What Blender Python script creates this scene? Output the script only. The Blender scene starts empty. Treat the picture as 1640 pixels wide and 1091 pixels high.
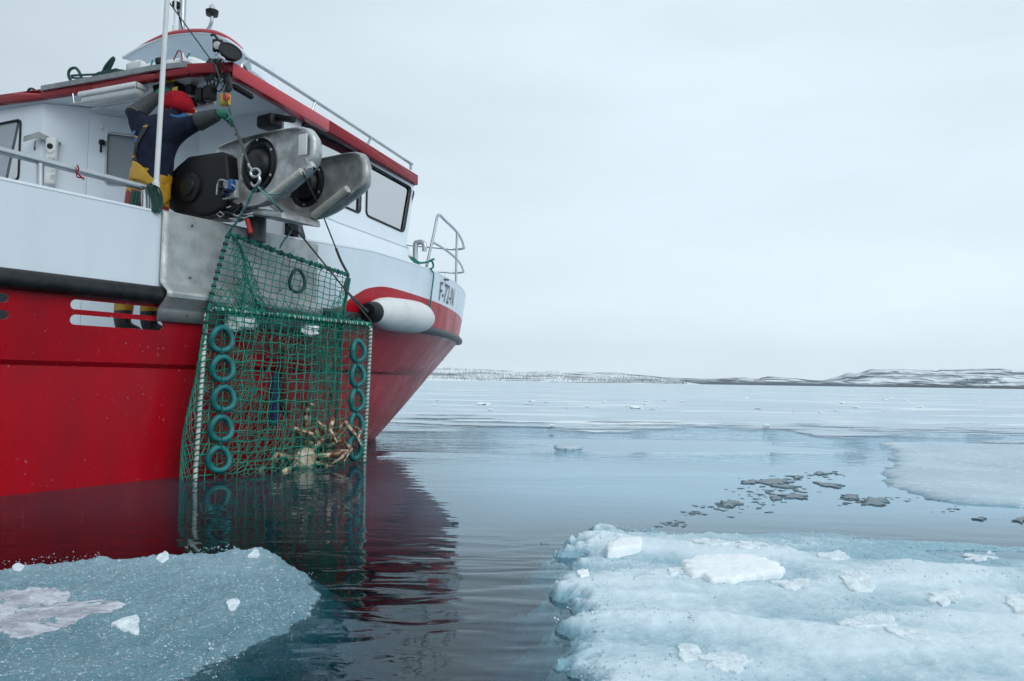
import bpy, bmesh, math, random
from mathutils import Vector as Vec, Matrix, noise
R = math.radians
S = bpy.context.scene
COL = S.collection
random.seed(7)

# ------------------------------------------------------------------ camera
F, CX, CY, EYE = 1276.0, 820.0, 545.5, 0.78
ROLL = R(0.89)
PITCH = math.atan((610.8 - CY) / F * math.cos(ROLL))
fw = Vec((0, math.cos(PITCH), math.sin(PITCH)))
up0 = Vec((0, -math.sin(PITCH), math.cos(PITCH)))
rt = Vec((1, 0, 0)) * math.cos(ROLL) + up0 * math.sin(ROLL)
up = Vec((-1, 0, 0)) * math.sin(ROLL) + up0 * math.cos(ROLL)
CAMP = Vec((0, 0, EYE))
cd = bpy.data.cameras.new('camera')
cd.sensor_width = 36; cd.lens = F / 1640 * 36; cd.clip_start = 0.05; cd.clip_end = 30000
cam = bpy.data.objects.new('camera', cd); COL.objects.link(cam)
m = Matrix((rt, up, -fw)).transposed().to_4x4(); m.translation = CAMP
cam.matrix_world = m
S.camera = cam

# ------------------------------------------------------------------ sky, sun, exposure
SUN_EL, SUN_AZ = R(36), R(138)      # azimuth clockwise from +Y
w = bpy.data.worlds.new('World'); S.world = w; w.use_nodes = True
nt = w.node_tree; nt.nodes.clear()
def nn(nt, t, **kw):
    n = nt.nodes.new(t)
    for k, v in kw.items():
        if k in n.inputs: n.inputs[k].default_value = v
        else: setattr(n, k, v)
    return n
L = lambda nt, a, b: nt.links.new(a, b)
out = nn(nt, 'ShaderNodeOutputWorld')
sky = nn(nt, 'ShaderNodeTexSky'); sky.sky_type = 'NISHITA'; sky.sun_disc = False
sky.sun_elevation = SUN_EL; sky.sun_rotation = SUN_AZ
b1 = nn(nt, 'ShaderNodeBackground', Strength=0.08); L(nt, sky.outputs[0], b1.inputs[0])
tc = nn(nt, 'ShaderNodeTexCoord')
sp = nn(nt, 'ShaderNodeSeparateXYZ'); L(nt, tc.outputs['Generated'], sp.inputs[0])
mp = nn(nt, 'ShaderNodeMapping'); mp.inputs['Scale'].default_value = (1.2, 1.2, 4.5)
L(nt, tc.outputs['Generated'], mp.inputs[0])
nz = nn(nt, 'ShaderNodeTexNoise', Scale=1.6, Detail=4.0, Roughness=0.5); L(nt, mp.outputs[0], nz.inputs[0])
# cloud deck: brighter toward the right where the sun stands behind it, duller to the left
gx = nn(nt, 'ShaderNodeMapRange'); L(nt, sp.outputs[0], gx.inputs[0])
gx.inputs[1].default_value = -0.62; gx.inputs[2].default_value = 0.15
gx.inputs[3].default_value = 0.72; gx.inputs[4].default_value = 1.0
gz = nn(nt, 'ShaderNodeMapRange'); L(nt, sp.outputs[2], gz.inputs[0])
gz.inputs[1].default_value = 0.0; gz.inputs[2].default_value = 0.45
gz.inputs[3].default_value = 1.05; gz.inputs[4].default_value = 0.98
mu = nn(nt, 'ShaderNodeMath', operation='MULTIPLY'); L(nt, gx.outputs[0], mu.inputs[0]); L(nt, gz.outputs[0], mu.inputs[1])
nr = nn(nt, 'ShaderNodeMapRange'); L(nt, nz.outputs[0], nr.inputs[0])
nr.inputs[1].default_value = 0.3; nr.inputs[2].default_value = 0.7
nr.inputs[3].default_value = 0.925; nr.inputs[4].default_value = 1.06
mu2 = nn(nt, 'ShaderNodeMath', operation='MULTIPLY'); L(nt, mu.outputs[0], mu2.inputs[0]); L(nt, nr.outputs[0], mu2.inputs[1])
b2 = nn(nt, 'ShaderNodeBackground'); b2.inputs[0].default_value = (0.67, 0.78, 0.86, 1)
L(nt, mu2.outputs[0], b2.inputs[1])
mx = nn(nt, 'ShaderNodeMixShader'); mx.inputs[0].default_value = 0.95
L(nt, b1.outputs[0], mx.inputs[1]); L(nt, b2.outputs[0], mx.inputs[2]); L(nt, mx.outputs[0], out.inputs[0])

sd = bpy.data.lights.new('sun', 'SUN'); sd.energy = 0.95; sd.angle = R(40); sd.color = (1, 0.97, 0.93)
so = bpy.data.objects.new('sun', sd); COL.objects.link(so)
sdir = Vec((math.sin(SUN_AZ) * math.cos(SUN_EL), math.cos(SUN_AZ) * math.cos(SUN_EL), math.sin(SUN_EL)))
so.rotation_euler = (-sdir).to_track_quat('-Z', 'Y').to_euler()
S.view_settings.view_transform = 'Standard'; S.view_settings.look = 'None'
S.view_settings.exposure = 0.28; S.view_settings.gamma = 1.0
S.render.engine = 'CYCLES'
S.cycles.use_denoising = True
S.cycles.max_bounces = 10; S.cycles.transparent_max_bounces = 24
S.cycles.caustics_reflective = False; S.cycles.caustics_refractive = False

# ------------------------------------------------------------------ measuring helpers (photo pixel + a real plane -> world point)
def ray(x, y):
    return (fw + rt * ((x - CX) / F) + up * (-(y - CY) / F))
TH = R(31)
P0 = Vec((-3.237, 5.108, 0)); UU = Vec((math.sin(TH), math.cos(TH), 0)); VV = Vec((math.cos(TH), -math.sin(TH), 0))
VC = -1.59
def B(u, v, z): return P0 + UU * u + VV * v + Vec((0, 0, z))
def toB(p):
    d = p - P0; return Vec((d.dot(UU), d.dot(VV), p.z))
def hit(x, y, p, n):
    r = ray(x, y); return CAMP + r * ((p - CAMP).dot(n) / r.dot(n))
def onv(x, y, v): return hit(x, y, B(0, v, 0), VV)
def onu(x, y, u): return hit(x, y, B(u, 0, 0), UU)
def onz(x, y, z=0.0): return hit(x, y, Vec((0, 0, z)), Vec((0, 0, 1)))
def ondepth(x, y, d): return CAMP + ray(x, y) * d
def mir(p):
    q = toB(p); return B(q.x, 2 * VC - q.y, q.z)

# ------------------------------------------------------------------ materials
MATS = {}
def mat(name, col, rough=0.5, metal=0.0, var=0.0, vscale=6.0, bump=0.0, bscale=30.0, spec=0.5, coat=0.0, col2=None,
        vlo=0.4, vhi=0.65, rvar=0.0, stretch=(1, 1, 1), detail=6.0):
    m = bpy.data.materials.new(name); m.use_nodes = True
    nt = m.node_tree; p = nt.nodes['Principled BSDF']
    p.inputs['Base Color'].default_value = (*col, 1); p.inputs['Roughness'].default_value = rough
    p.inputs['Metallic'].default_value = metal; p.inputs['Specular IOR Level'].default_value = spec
    p.inputs['Coat Weight'].default_value = coat; p.inputs['Coat Roughness'].default_value = 0.12
    tc = nn(nt, 'ShaderNodeTexCoord'); mp = nn(nt, 'ShaderNodeMapping'); mp.inputs['Scale'].default_value = stretch
    L(nt, tc.outputs['Object'], mp.inputs[0])
    if var > 0 or col2 or rvar > 0:
        n = nn(nt, 'ShaderNodeTexNoise', Scale=vscale, Detail=detail, Roughness=0.62); L(nt, mp.outputs[0], n.inputs[0])
        r = nn(nt, 'ShaderNodeMapRange'); L(nt, n.outputs[0], r.inputs[0])
        r.inputs[1].default_value = vlo; r.inputs[2].default_value = vhi
        mx = nn(nt, 'ShaderNodeMix', data_type='RGBA'); L(nt, r.outputs[0], mx.inputs[0])
        c2 = col2 if col2 else tuple(c * (1 - var) for c in col)
        mx.inputs[6].default_value = (*col, 1); mx.inputs[7].default_value = (*c2, 1)
        L(nt, mx.outputs[2], p.inputs['Base Color'])
        if rvar > 0:
            rr = nn(nt, 'ShaderNodeMapRange'); L(nt, n.outputs[0], rr.inputs[0])
            rr.inputs[1].default_value = 0.3; rr.inputs[2].default_value = 0.7
            rr.inputs[3].default_value = max(0.02, rough - rvar); rr.inputs[4].default_value = rough + rvar
            L(nt, rr.outputs[0], p.inputs['Roughness'])
    if bump > 0:
        n2 = nn(nt, 'ShaderNodeTexNoise', Scale=bscale, Detail=5.0); L(nt, mp.outputs[0], n2.inputs[0])
        b = nn(nt, 'ShaderNodeBump', Strength=bump, Distance=0.02); L(nt, n2.outputs[0], b.inputs['Height'])
        L(nt, b.outputs[0], p.inputs['Normal'])
    MATS[name] = m
    return m
M = MATS
mat('white_paint', (0.74, 0.815, 0.87), 0.28, var=0.06, vscale=2.5, coat=0.2, bump=0.02, bscale=5)
mat('grey_inner', (0.50, 0.54, 0.57), 0.45, var=0.12, vscale=4)
mat('bin_grey', (0.20, 0.225, 0.24), 0.6, var=0.2)
mat('roof_red', (0.52, 0.020, 0.038), 0.30, var=0.12, vscale=6, coat=0.3)
mat('black_rubber', (0.009, 0.011, 0.013), 0.42, var=0.4, vscale=14, bump=0.12, bscale=40, col2=(0.022, 0.025, 0.028), spec=0.3)
mat('black_plastic', (0.008, 0.009, 0.011), 0.45, spec=0.25)
mat('black_matte', (0.010, 0.011, 0.013), 0.6)
mat('aluminium', (0.42, 0.45, 0.46), 0.42, 0.75, var=0.4, vscale=5, rvar=0.12, bump=0.05, bscale=60, col2=(0.27, 0.29, 0.30))
mat('plate_metal', (0.47, 0.50, 0.50), 0.5, 0.45, var=0.3, vscale=7, bump=0.06, bscale=80, col2=(0.33, 0.355, 0.355), rvar=0.1)
mat('cast_metal', (0.54, 0.56, 0.56), 0.42, 0.45, vscale=7, rvar=0.15, bump=0.06, bscale=30, col2=(0.30, 0.31, 0.305), vlo=0.38, vhi=0.62)
mat('dark_metal', (0.10, 0.11, 0.115), 0.5, 0.5, var=0.3)
mat('tube_metal', (0.50, 0.53, 0.55), 0.32, 0.85, var=0.15, vscale=8)
mat('white_plastic', (0.72, 0.75, 0.76), 0.35, var=0.1, vscale=12)
mat('roller_plastic', (0.62, 0.63, 0.57), 0.45, var=0.2, vscale=10)
mat('grey_tray', (0.30, 0.33, 0.34), 0.55, 0.4, var=0.3, vscale=10)
mat('door_glass', (0.20, 0.24, 0.26), 0.15, spec=0.6)
mat('net_green', (0.006, 0.28, 0.195), 0.6, vscale=7, col2=(0.004, 0.11, 0.085))
mat('net_dark', (0.010, 0.085, 0.070), 0.7, vscale=30, col2=(0.02, 0.03, 0.028))
mat('rope_pale', (0.16, 0.36, 0.35), 0.7, vscale=40, col2=(0.04, 0.20, 0.18))
mat('rope_dark', (0.035, 0.05, 0.05), 0.8, vscale=40, col2=(0.08, 0.09, 0.085))
mat('coil_green', (0.010, 0.075, 0.060), 0.75, vscale=30, col2=(0.02, 0.045, 0.04))
mat('rope_green', (0.012, 0.22, 0.165), 0.7, vscale=30, col2=(0.006, 0.09, 0.075))
mat('ring_teal', (0.005, 0.19, 0.19), 0.5, vscale=14, col2=(0.003, 0.11, 0.12), bump=0.1)
mat('frame_white', (0.68, 0.70, 0.68), 0.5, vscale=30, col2=(0.40, 0.42, 0.38))
mat('navy_wool', (0.008, 0.011, 0.026), 0.95, vscale=20, col2=(0.014, 0.02, 0.04), bump=0.25, bscale=55, spec=0.2)
mat('red_cloth', (0.36, 0.008, 0.02), 0.85, vscale=12, col2=(0.26, 0.006, 0.016), bump=0.2, bscale=45, spec=0.2)
mat('red_oilskin', (0.22, 0.020, 0.024), 0.5, vscale=9, col2=(0.15, 0.014, 0.018), bump=0.25, bscale=20)
mat('yellow_oilskin', (0.50, 0.285, 0.015), 0.5, vscale=9, col2=(0.38, 0.20, 0.012), bump=0.25, bscale=18)
mat('glove_green', (0.010, 0.115, 0.085), 0.6, vscale=30, col2=(0.02, 0.17, 0.13), bump=0.2)
mat('glove_grey', (0.030, 0.037, 0.042), 0.7, vscale=20, col2=(0.045, 0.053, 0.058), bump=0.15)
mat('blue_scarf', (0.01, 0.10, 0.28), 0.8)
mat('yellow_paint', (0.62, 0.42, 0.015), 0.45, vscale=20, col2=(0.45, 0.29, 0.01))
mat('orange_red', (0.55, 0.03, 0.02), 0.4)
mat('blue_paint', (0.015, 0.09, 0.28), 0.4)
mat('bait_blue', (0.006, 0.018, 0.075), 0.8, bump=0.4, bscale=60, vscale=20, col2=(0.012, 0.03, 0.11))
mat('fender_white', (0.70, 0.72, 0.70), 0.42, vscale=3.5, col2=(0.55, 0.54, 0.52), vlo=0.5, vhi=0.75, bump=0.04)
mat('snow', (0.88, 0.91, 0.92), 0.8, vscale=14, col2=(0.82, 0.87, 0.90), bump=0.35, bscale=40)
mat('skin', (0.55, 0.30, 0.22), 0.5)
mat('lamp_glass', (0.55, 0.58, 0.58), 0.12, spec=0.7)
mat('letter_grey', (0.07, 0.085, 0.095), 0.5)
mat('boot_dark', (0.02, 0.022, 0.022), 0.5)
mat('label_grey', (0.25, 0.28, 0.32), 0.5)

# glass seen through: mirror plus clear, weighted by Fresnel
def glassy():
    m = bpy.data.materials.new('window_glass'); m.use_nodes = True; nt = m.node_tree; nt.nodes.clear()
    o = nn(nt, 'ShaderNodeOutputMaterial'); mix = nn(nt, 'ShaderNodeMixShader')
    fr = nn(nt, 'ShaderNodeFresnel', IOR=3.2)
    t = nn(nt, 'ShaderNodeBsdfTransparent'); t.inputs[0].default_value = (0.80, 0.88, 0.90, 1)
    g = nn(nt, 'ShaderNodeBsdfGlossy', Roughness=0.02)
    ad = nn(nt, 'ShaderNodeMath', operation='ADD'); ad.use_clamp = True; L(nt, fr.outputs[0], ad.inputs[0]); ad.inputs[1].default_value = 0.5
    L(nt, ad.outputs[0], mix.inputs[0]); L(nt, t.outputs[0], mix.inputs[1]); L(nt, g.outputs[0], mix.inputs[2]); L(nt, mix.outputs[0], o.inputs[0])
    MATS['window_glass'] = m
glassy()

# hull paint: red below, white above; the boundary is part of the paint scheme (UV.x = length, UV.y = height)
def hull_paint():
    m = bpy.data.materials.new('hull_paint'); m.use_nodes = True; nt = m.node_tree; p = nt.nodes['Principled BSDF']
    uvn = nn(nt, 'ShaderNodeUVMap'); uvn.uv_map = 'paint'
    s = nn(nt, 'ShaderNodeSeparateXYZ'); L(nt, uvn.outputs[0], s.inputs[0])
    fc = nn(nt, 'ShaderNodeFloatCurve'); c = fc.mapping.curves[0]
    U2 = lambda u: (u + 5) / 13.0
    Z2 = lambda z: z / 2.5
    pts = BOUND
    for i, (u, z) in enumerate(pts):
        if i < 2: c.points[i].location = (U2(u), Z2(z))
        else: c.points.new(U2(u), Z2(z))
    for q in c.points: q.handle_type = 'AUTO_CLAMPED'
    fc.mapping.update()
    L(nt, s.outputs[0], fc.inputs['Value'])
    gt = nn(nt, 'ShaderNodeMath', operation='SUBTRACT'); L(nt, s.outputs[1], gt.inputs[0]); L(nt, fc.outputs[0], gt.inputs[1])
    k = nn(nt, 'ShaderNodeMath', operation='MULTIPLY_ADD'); L(nt, gt.outputs[0], k.inputs[0]); k.inputs[1].default_value = 900; k.inputs[2].default_value = 0.5; k.use_clamp = True
    tc = nn(nt, 'ShaderNodeTexCoord')
    n = nn(nt, 'ShaderNodeTexNoise', Scale=2.2, Detail=8.0, Roughness=0.65)
    mp = nn(nt, 'ShaderNodeMapping'); mp.inputs['Scale'].default_value = (1.6, 1.6, 0.5); L(nt, tc.outputs['Object'], mp.inputs[0]); L(nt, mp.outputs[0], n.inputs[0])
    r = nn(nt, 'ShaderNodeMapRange'); L(nt, n.outputs[0], r.inputs[0]); r.inputs[1].default_value = 0.38; r.inputs[2].default_value = 0.66
    red = nn(nt, 'ShaderNodeMix', data_type='RGBA'); L(nt, r.outputs[0], red.inputs[0])
    red.inputs[6].default_value = (0.44, 0.0035, 0.013, 1); red.inputs[7].default_value = (0.33, 0.006, 0.016, 1)
    # scuffs and salt specks
    v = nn(nt, 'ShaderNodeTexNoise', Scale=38.0, Detail=3.0); L(nt, tc.outputs['Object'], v.inputs[0])
    r2 = nn(nt, 'ShaderNodeMapRange'); L(nt, v.outputs[0], r2.inputs[0]); r2.inputs[1].default_value = 0.70; r2.inputs[2].default_value = 0.73
    r2.inputs[4].default_value = 0.55
    sc = nn(nt, 'ShaderNodeMix', data_type='RGBA'); L(nt, r2.outputs[0], sc.inputs[0]); L(nt, red.outputs[2], sc.inputs[6]); sc.inputs[7].default_value = (0.55, 0.35, 0.36, 1)
    mx = nn(nt, 'ShaderNodeMix', data_type='RGBA'); L(nt, k.outputs[0], mx.inputs[0]); L(nt, sc.outputs[2], mx.inputs[6])
    wm = nn(nt, 'ShaderNodeMix', data_type='RGBA'); L(nt, r.outputs[0], wm.inputs[0]); wm.inputs[6].default_value = (0.72, 0.81, 0.88, 1); wm.inputs[7].default_value = (0.68, 0.77, 0.84, 1)
    L(nt, wm.outputs[2], mx.inputs[7]); L(nt, mx.outputs[2], p.inputs['Base Color'])
    rr = nn(nt, 'ShaderNodeMapRange'); L(nt, n.outputs[0], rr.inputs[0]); rr.inputs[1].default_value = 0.3; rr.inputs[2].default_value = 0.7; rr.inputs[3].default_value = 0.22; rr.inputs[4].default_value = 0.42
    L(nt, rr.outputs[0], p.inputs['Roughness'])
    nb = nn(nt, 'ShaderNodeTexNoise', Scale=1.6, Detail=2.0); L(nt, tc.outputs['Object'], nb.inputs[0])
    bp = nn(nt, 'ShaderNodeBump', Strength=0.15, Distance=0.03); L(nt, nb.outputs[0], bp.inputs['Height']); L(nt, bp.outputs[0], p.inputs['Normal'])
    p.inputs['Specular IOR Level'].default_value = 0.22
    MATS['hull_paint'] = m
BOUND = [(-5, 1.37), (0, 1.37), (2.2, 1.37), (2.55, 1.375), (2.85, 1.44), (3.15, 1.60), (3.45, 1.71), (3.8, 1.745), (4.4, 1.735), (5.2, 1.72), (6.2, 1.70), (8, 1.68)]
hull_paint()

def ice_mat(name, lo, hi, z0, z1, snow=0.0, nscale=3.0, rough=0.35, bump=0.5, bscale=35, stretch=(1, 1, 1)):
    """wet clear ice low down, drained white ice higher up, loose snow in patches"""
    m = bpy.data.materials.new(name); m.use_nodes = True; nt = m.node_tree; p = nt.nodes['Principled BSDF']
    g = nn(nt, 'ShaderNodeNewGeometry'); s = nn(nt, 'ShaderNodeSeparateXYZ'); L(nt, g.outputs['Position'], s.inputs[0])
    tc = nn(nt, 'ShaderNodeTexCoord'); mp = nn(nt, 'ShaderNodeMapping'); mp.inputs['Scale'].default_value = stretch
    L(nt, tc.outputs['Object'], mp.inputs[0])
    n1 = nn(nt, 'ShaderNodeTexNoise', Scale=nscale, Detail=8.0, Roughness=0.6); L(nt, mp.outputs[0], n1.inputs[0])
    r = nn(nt, 'ShaderNodeMapRange'); L(nt, s.outputs[2], r.inputs[0]); r.inputs[1].default_value = z0; r.inputs[2].default_value = z1; r.clamp = False
    a = nn(nt, 'ShaderNodeMath', operation='MULTIPLY_ADD'); L(nt, n1.outputs[0], a.inputs[0]); a.inputs[1].default_value = 1.7
    L(nt, r.outputs[0], a.inputs[2])
    a2 = nn(nt, 'ShaderNodeMath', operation='SUBTRACT'); a2.use_clamp = True; L(nt, a.outputs[0], a2.inputs[0]); a2.inputs[1].default_value = 0.85
    mx = nn(nt, 'ShaderNodeMix', data_type='RGBA'); L(nt, a2.outputs[0], mx.inputs[0]); mx.inputs[6].default_value = (*lo, 1); mx.inputs[7].default_value = (*hi, 1)
    n2 = nn(nt, 'ShaderNodeTexNoise', Scale=bscale, Detail=5.0, Roughness=0.7); L(nt, tc.outputs['Object'], n2.inputs[0])
    # granular sparkle: small white crystals
    r3 = nn(nt, 'ShaderNodeMapRange'); L(nt, n2.outputs[0], r3.inputs[0]); r3.inputs[1].default_value = 0.56; r3.inputs[2].default_value = 0.70; r3.inputs[4].default_value = snow
    m3 = nn(nt, 'ShaderNodeMix', data_type='RGBA'); L(nt, r3.outputs[0], m3.inputs[0]); L(nt, mx.outputs[2], m3.inputs[6]); m3.inputs[7].default_value = (0.84, 0.89, 0.91, 1)
    L(nt, m3.outputs[2], p.inputs['Base Color'])
    p.inputs['Roughness'].default_value = rough
    b = nn(nt, 'ShaderNodeBump', Strength=bump, Distance=0.012); L(nt, n2.outputs[0], b.inputs['Height']); L(nt, b.outputs[0], p.inputs['Normal'])
    MATS[name] = m
ice_mat('ice_left', (0.125, 0.27, 0.335), (0.27, 0.435, 0.51), 0.0, 0.06, snow=0.95, nscale=2.5, bscale=85, bump=1.0)
ice_mat('ice_right', (0.23, 0.42, 0.505), (0.665, 0.79, 0.85), 0.017, 0.051, snow=0.6, nscale=2.6, bscale=70, bump=0.5)
ice_mat('ice_pan', (0.24, 0.365, 0.43), (0.47, 0.60, 0.68), -0.02, 0.06, snow=0.8, nscale=1.2, bscale=16, bump=0.3, rough=0.4)
ice_mat('ice_brash', (0.018, 0.048, 0.062), (0.085, 0.155, 0.19), -0.012, 0.016, snow=0.3, nscale=8, bscale=60)
ice_mat('ice_edge', (0.10, 0.19, 0.22), (0.45, 0.58, 0.63), 0.0, 0.10, snow=0.6, nscale=10, bscale=60, bump=0.8)

# ------------------------------------------------------------------ mesh builder
class MB:
    def __init__(s): s.v = []; s.f = []; s.mi = []
    def add(s, verts, faces, mi=0):
        o = len(s.v); s.v += [Vec(p) for p in verts]; s.f += [tuple(i + o for i in f) for f in faces]; s.mi += [mi] * len(faces); return s
    def box(s, c, sx, sy, sz, ax=None, mi=0):
        ax = ax or (UU, VV, Vec((0, 0, 1)))
        c = Vec(c); vs = []
        for k in range(8):
            vs.append(c + ax[0] * (sx / 2 * (1 if k & 1 else -1)) + ax[1] * (sy / 2 * (1 if k & 2 else -1)) + ax[2] * (sz / 2 * (1 if k & 4 else -1)))
        return s.add(vs, [(0, 2, 3, 1), (4, 5, 7, 6), (0, 1, 5, 4), (2, 6, 7, 3), (0, 4, 6, 2), (1, 3, 7, 5)], mi)
    def rbox(s, c, sx, sy, sz, ax=None, r=0.02, mi=0):
        """box with bevelled edges"""
        ax = ax or (UU, VV, Vec((0, 0, 1))); c = Vec(c)
        bm = bmesh.new(); bmesh.ops.create_cube(bm, size=1.0)
        for v in bm.verts: v.co = Vec((v.co.x * sx, v.co.y * sy, v.co.z * sz))
        bmesh.ops.bevel(bm, geom=list(bm.edges), offset=min(r, 0.45 * min(sx, sy, sz)), segments=3, affect='EDGES', profile=0.5)
        bm.verts.index_update()
        s.add([c + ax[0] * v.co.x + ax[1] * v.co.y + ax[2] * v.co.z for v in bm.verts], [tuple(v.index for v in f.verts) for f in bm.faces], mi)
        bm.free(); return s
    def tube(s, pts, r, n=8, closed=False, cap=True, mi=0, smooth=0):
        pts = [Vec(p) for p in pts]
        if smooth: pts = spline(pts, smooth, closed)
        k = len(pts)
        rs = r if isinstance(r, (list, tuple)) else [r] * k
        if len(rs) != k: rs = [rs[min(len(rs) - 1, int(i / max(1, k - 1) * (len(rs) - 1) + 0.5))] if False else lerp_list(rs, i / max(1, k - 1)) for i in range(k)]
        t0 = None; nrm = None; vs = []
        for i in range(k):
            a = pts[i - 1] if (i > 0 or closed) else pts[i]; b = pts[(i + 1) % k] if (i < k - 1 or closed) else pts[i]
            t = b - a
            t = t.normalized() if t.length > 1e-9 else (t0 or Vec((0, 0, 1)))
            if nrm is None:
                ref = Vec((0, 0, 1)) if abs(t.z) < 0.9 else Vec((1, 0, 0)); nrm = (ref - t * ref.dot(t)).normalized()
            else:
                nrm = nrm - t * nrm.dot(t)
                nrm = nrm.normalized() if nrm.length > 1e-9 else t.orthogonal().normalized()
            bn = t.cross(nrm)
            for j in range(n):
                a_ = 2 * math.pi * j / n; vs.append(pts[i] + (nrm * math.cos(a_) + bn * math.sin(a_)) * rs[i])
            t0 = t
        fs = []
        for i in range(k if closed else k - 1):
            for j in range(n):
                i2 = (i + 1) % k; fs.append((i * n + j, i * n + (j + 1) % n, i2 * n + (j + 1) % n, i2 * n + j))
        if cap and not closed:
            fs.append(tuple(range(n - 1, -1, -1))); fs.append(tuple((k - 1) * n + j for j in range(n)))
        return s.add(vs, fs, mi)
    def lathe(s, c, axis, prof, n=24, mi=0, x=None):
        """prof: list of (along, radius)"""
        c = Vec(c); axis = Vec(axis).normalized(); x = x or axis.orthogonal().normalized(); y = axis.cross(x)
        vs = []; fs = []
        for (h, r) in prof:
            for j in range(n):
                a = 2 * math.pi * j / n; vs.append(c + axis * h + (x * math.cos(a) + y * math.sin(a)) * r)
        for i in range(len(prof) - 1):
            for j in range(n): fs.append((i * n + j, i * n + (j + 1) % n, (i + 1) * n + (j + 1) % n, (i + 1) * n + j))
        fs.append(tuple(range(n - 1, -1, -1))); fs.append(tuple((len(prof) - 1) * n + j for j in range(n)))
        return s.add(vs, fs, mi)
    def prism(s, poly, d, mi=0, bevel=0.0, seg=2):
        """polygon of world points pushed along vector d"""
        bm = bmesh.new(); d = Vec(d)
        a = [bm.verts.new(Vec(p)) for p in poly]; f = bm.faces.new(a)
        r = bmesh.ops.extrude_face_region(bm, geom=[f]); vs = [e for e in r['geom'] if isinstance(e, bmesh.types.BMVert)]
        for v in vs: v.co += d
        bmesh.ops.recalc_face_normals(bm, faces=bm.faces)
        if bevel > 0:
            ed = [e for e in bm.edges if len(e.link_faces) == 2 and e.calc_face_angle(0) > 0.9]
            bmesh.ops.bevel(bm, geom=ed, offset=bevel, segments=seg, affect='EDGES', profile=0.5)
        bm.verts.index_update()
        s.add([v.co.copy() for v in bm.verts], [tuple(v.index for v in f.verts) for f in bm.faces], mi); bm.free(); return s
    def sphere(s, c, r, n=12, ax=None, mi=0):
        c = Vec(c); ax = ax or (Vec((1, 0, 0)), Vec((0, 1, 0)), Vec((0, 0, 1))); rr = r if isinstance(r, (tuple, list)) else (r, r, r)
        vs = []; fs = []; mrow = n // 2
        for i in range(mrow + 1):
            th = math.pi * i / mrow
            for j in range(n):
                ph = 2 * math.pi * j / n
                vs.append(c + ax[0] * rr[0] * math.sin(th) * math.cos(ph) + ax[1] * rr[1] * math.sin(th) * math.sin(ph) + ax[2] * rr[2] * math.cos(th))
        for i in range(mrow):
            for j in range(n): fs.append((i * n + j, (i + 1) * n + j, (i + 1) * n + (j + 1) % n, i * n + (j + 1) % n))
        return s.add(vs, fs, mi)
    def build(s, name, mats, parent=None, smooth=True, angle=40):
        me = bpy.data.meshes.new(name); o = bpy.data.objects.new(name, me); COL.objects.link(o)
        off = Vec((0, 0, 0))
        if parent: o.parent = parent; off = wloc(parent)
        elif s.v:
            off = sum(s.v, Vec((0, 0, 0))) / len(s.v); off.z = min(p.z for p in s.v); o.location = off
        me.from_pydata([p - off for p in s.v], [], s.f)
        for mm in (mats if isinstance(mats, (list, tuple)) else [mats]): me.materials.append(M[mm])
        for p, k in zip(me.polygons, s.mi): p.material_index = k
        bm = bmesh.new(); bm.from_mesh(me); bmesh.ops.remove_doubles(bm, verts=bm.verts, dist=1e-6); bmesh.ops.recalc_face_normals(bm, faces=bm.faces)
        if smooth:
            for f in bm.faces: f.smooth = True
            for e in bm.edges:
                if len(e.link_faces) == 2 and e.calc_face_angle(0) > R(angle): e.smooth = False
        bm.to_mesh(me); bm.free()
        return o
def wloc(o):
    v = o.location.copy()
    while o.parent: o = o.parent; v += o.location
    return v
def lerp_list(l, t):
    x = t * (len(l) - 1); i = min(int(x), len(l) - 2); return l[i] * (1 - (x - i)) + l[i + 1] * (x - i)
def spline(pts, k, closed=False):
    out = []; n = len(pts)
    rng = range(n if closed else n - 1)
    for i in rng:
        p1, p2 = pts[i], pts[(i + 1) % n]
        p0 = pts[i - 1] if (i > 0 or closed) else p1 * 2 - p2
        p3 = pts[(i + 2) % n] if (i + 2 < n or closed) else p2 * 2 - p1
        for j in range(k):
            t = j / k
            out.append(0.5 * ((2 * p1) + (p2 - p0) * t + (2 * p0 - 5 * p1 + 4 * p2 - p3) * t * t + (3 * p1 - p0 - 3 * p2 + p3) * t ** 3))
    if not closed: out.append(pts[-1])
    return out
def tag(o, label=None, cat=None, group=None, kind=None):
    if label: o['label'] = label
    if cat:
        o['category'] = cat
        if not kind: o['kind'] = 'thing'
    if group: o['group'] = group
    if kind: o['kind'] = kind
    return o
def empty(name, loc):
    o = bpy.data.objects.new(name, None); COL.objects.link(o); o.location = loc; o.empty_display_size = 0.2; return o
def fill_holes(outer, holes):
    """triangulated polygon with holes; points are 2-D. returns verts, faces"""
    bm = bmesh.new(); ed = []
    for poly in [outer] + holes:
        vs = [bm.verts.new((p[0], p[1], 0)) for p in poly]
        for i in range(len(vs)): ed.append(bm.edges.new((vs[i], vs[(i + 1) % len(vs)])))
    bmesh.ops.triangle_fill(bm, use_beauty=True, use_dissolve=False, edges=ed, normal=(0, 0, 1))
    bm.verts.index_update(); v = [(q.co.x, q.co.y) for q in bm.verts]; f = [tuple(q.index for q in g.verts) for g in bm.faces]
    bm.free(); return v, f
def plane_panel(mb, org, ax, ay, outer, holes, thick, nrm, mi=0):
    """flat panel with window openings, two skins and reveals"""
    v, f = fill_holes(outer, holes)
    w = lambda p, d: org + ax * p[0] + ay * p[1] + nrm * d
    mb.add([w(p, 0) for p in v], f, mi); mb.add([w(p, -thick) for p in v], [tuple(reversed(g)) for g in f], mi)
    for poly in [outer] + holes:
        n = len(poly); vs = [w(p, 0) for p in poly] + [w(p, -thick) for p in poly]
        mb.add(vs, [(i, (i + 1) % n, n + (i + 1) % n, n + i) for i in range(n)], mi)
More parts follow.
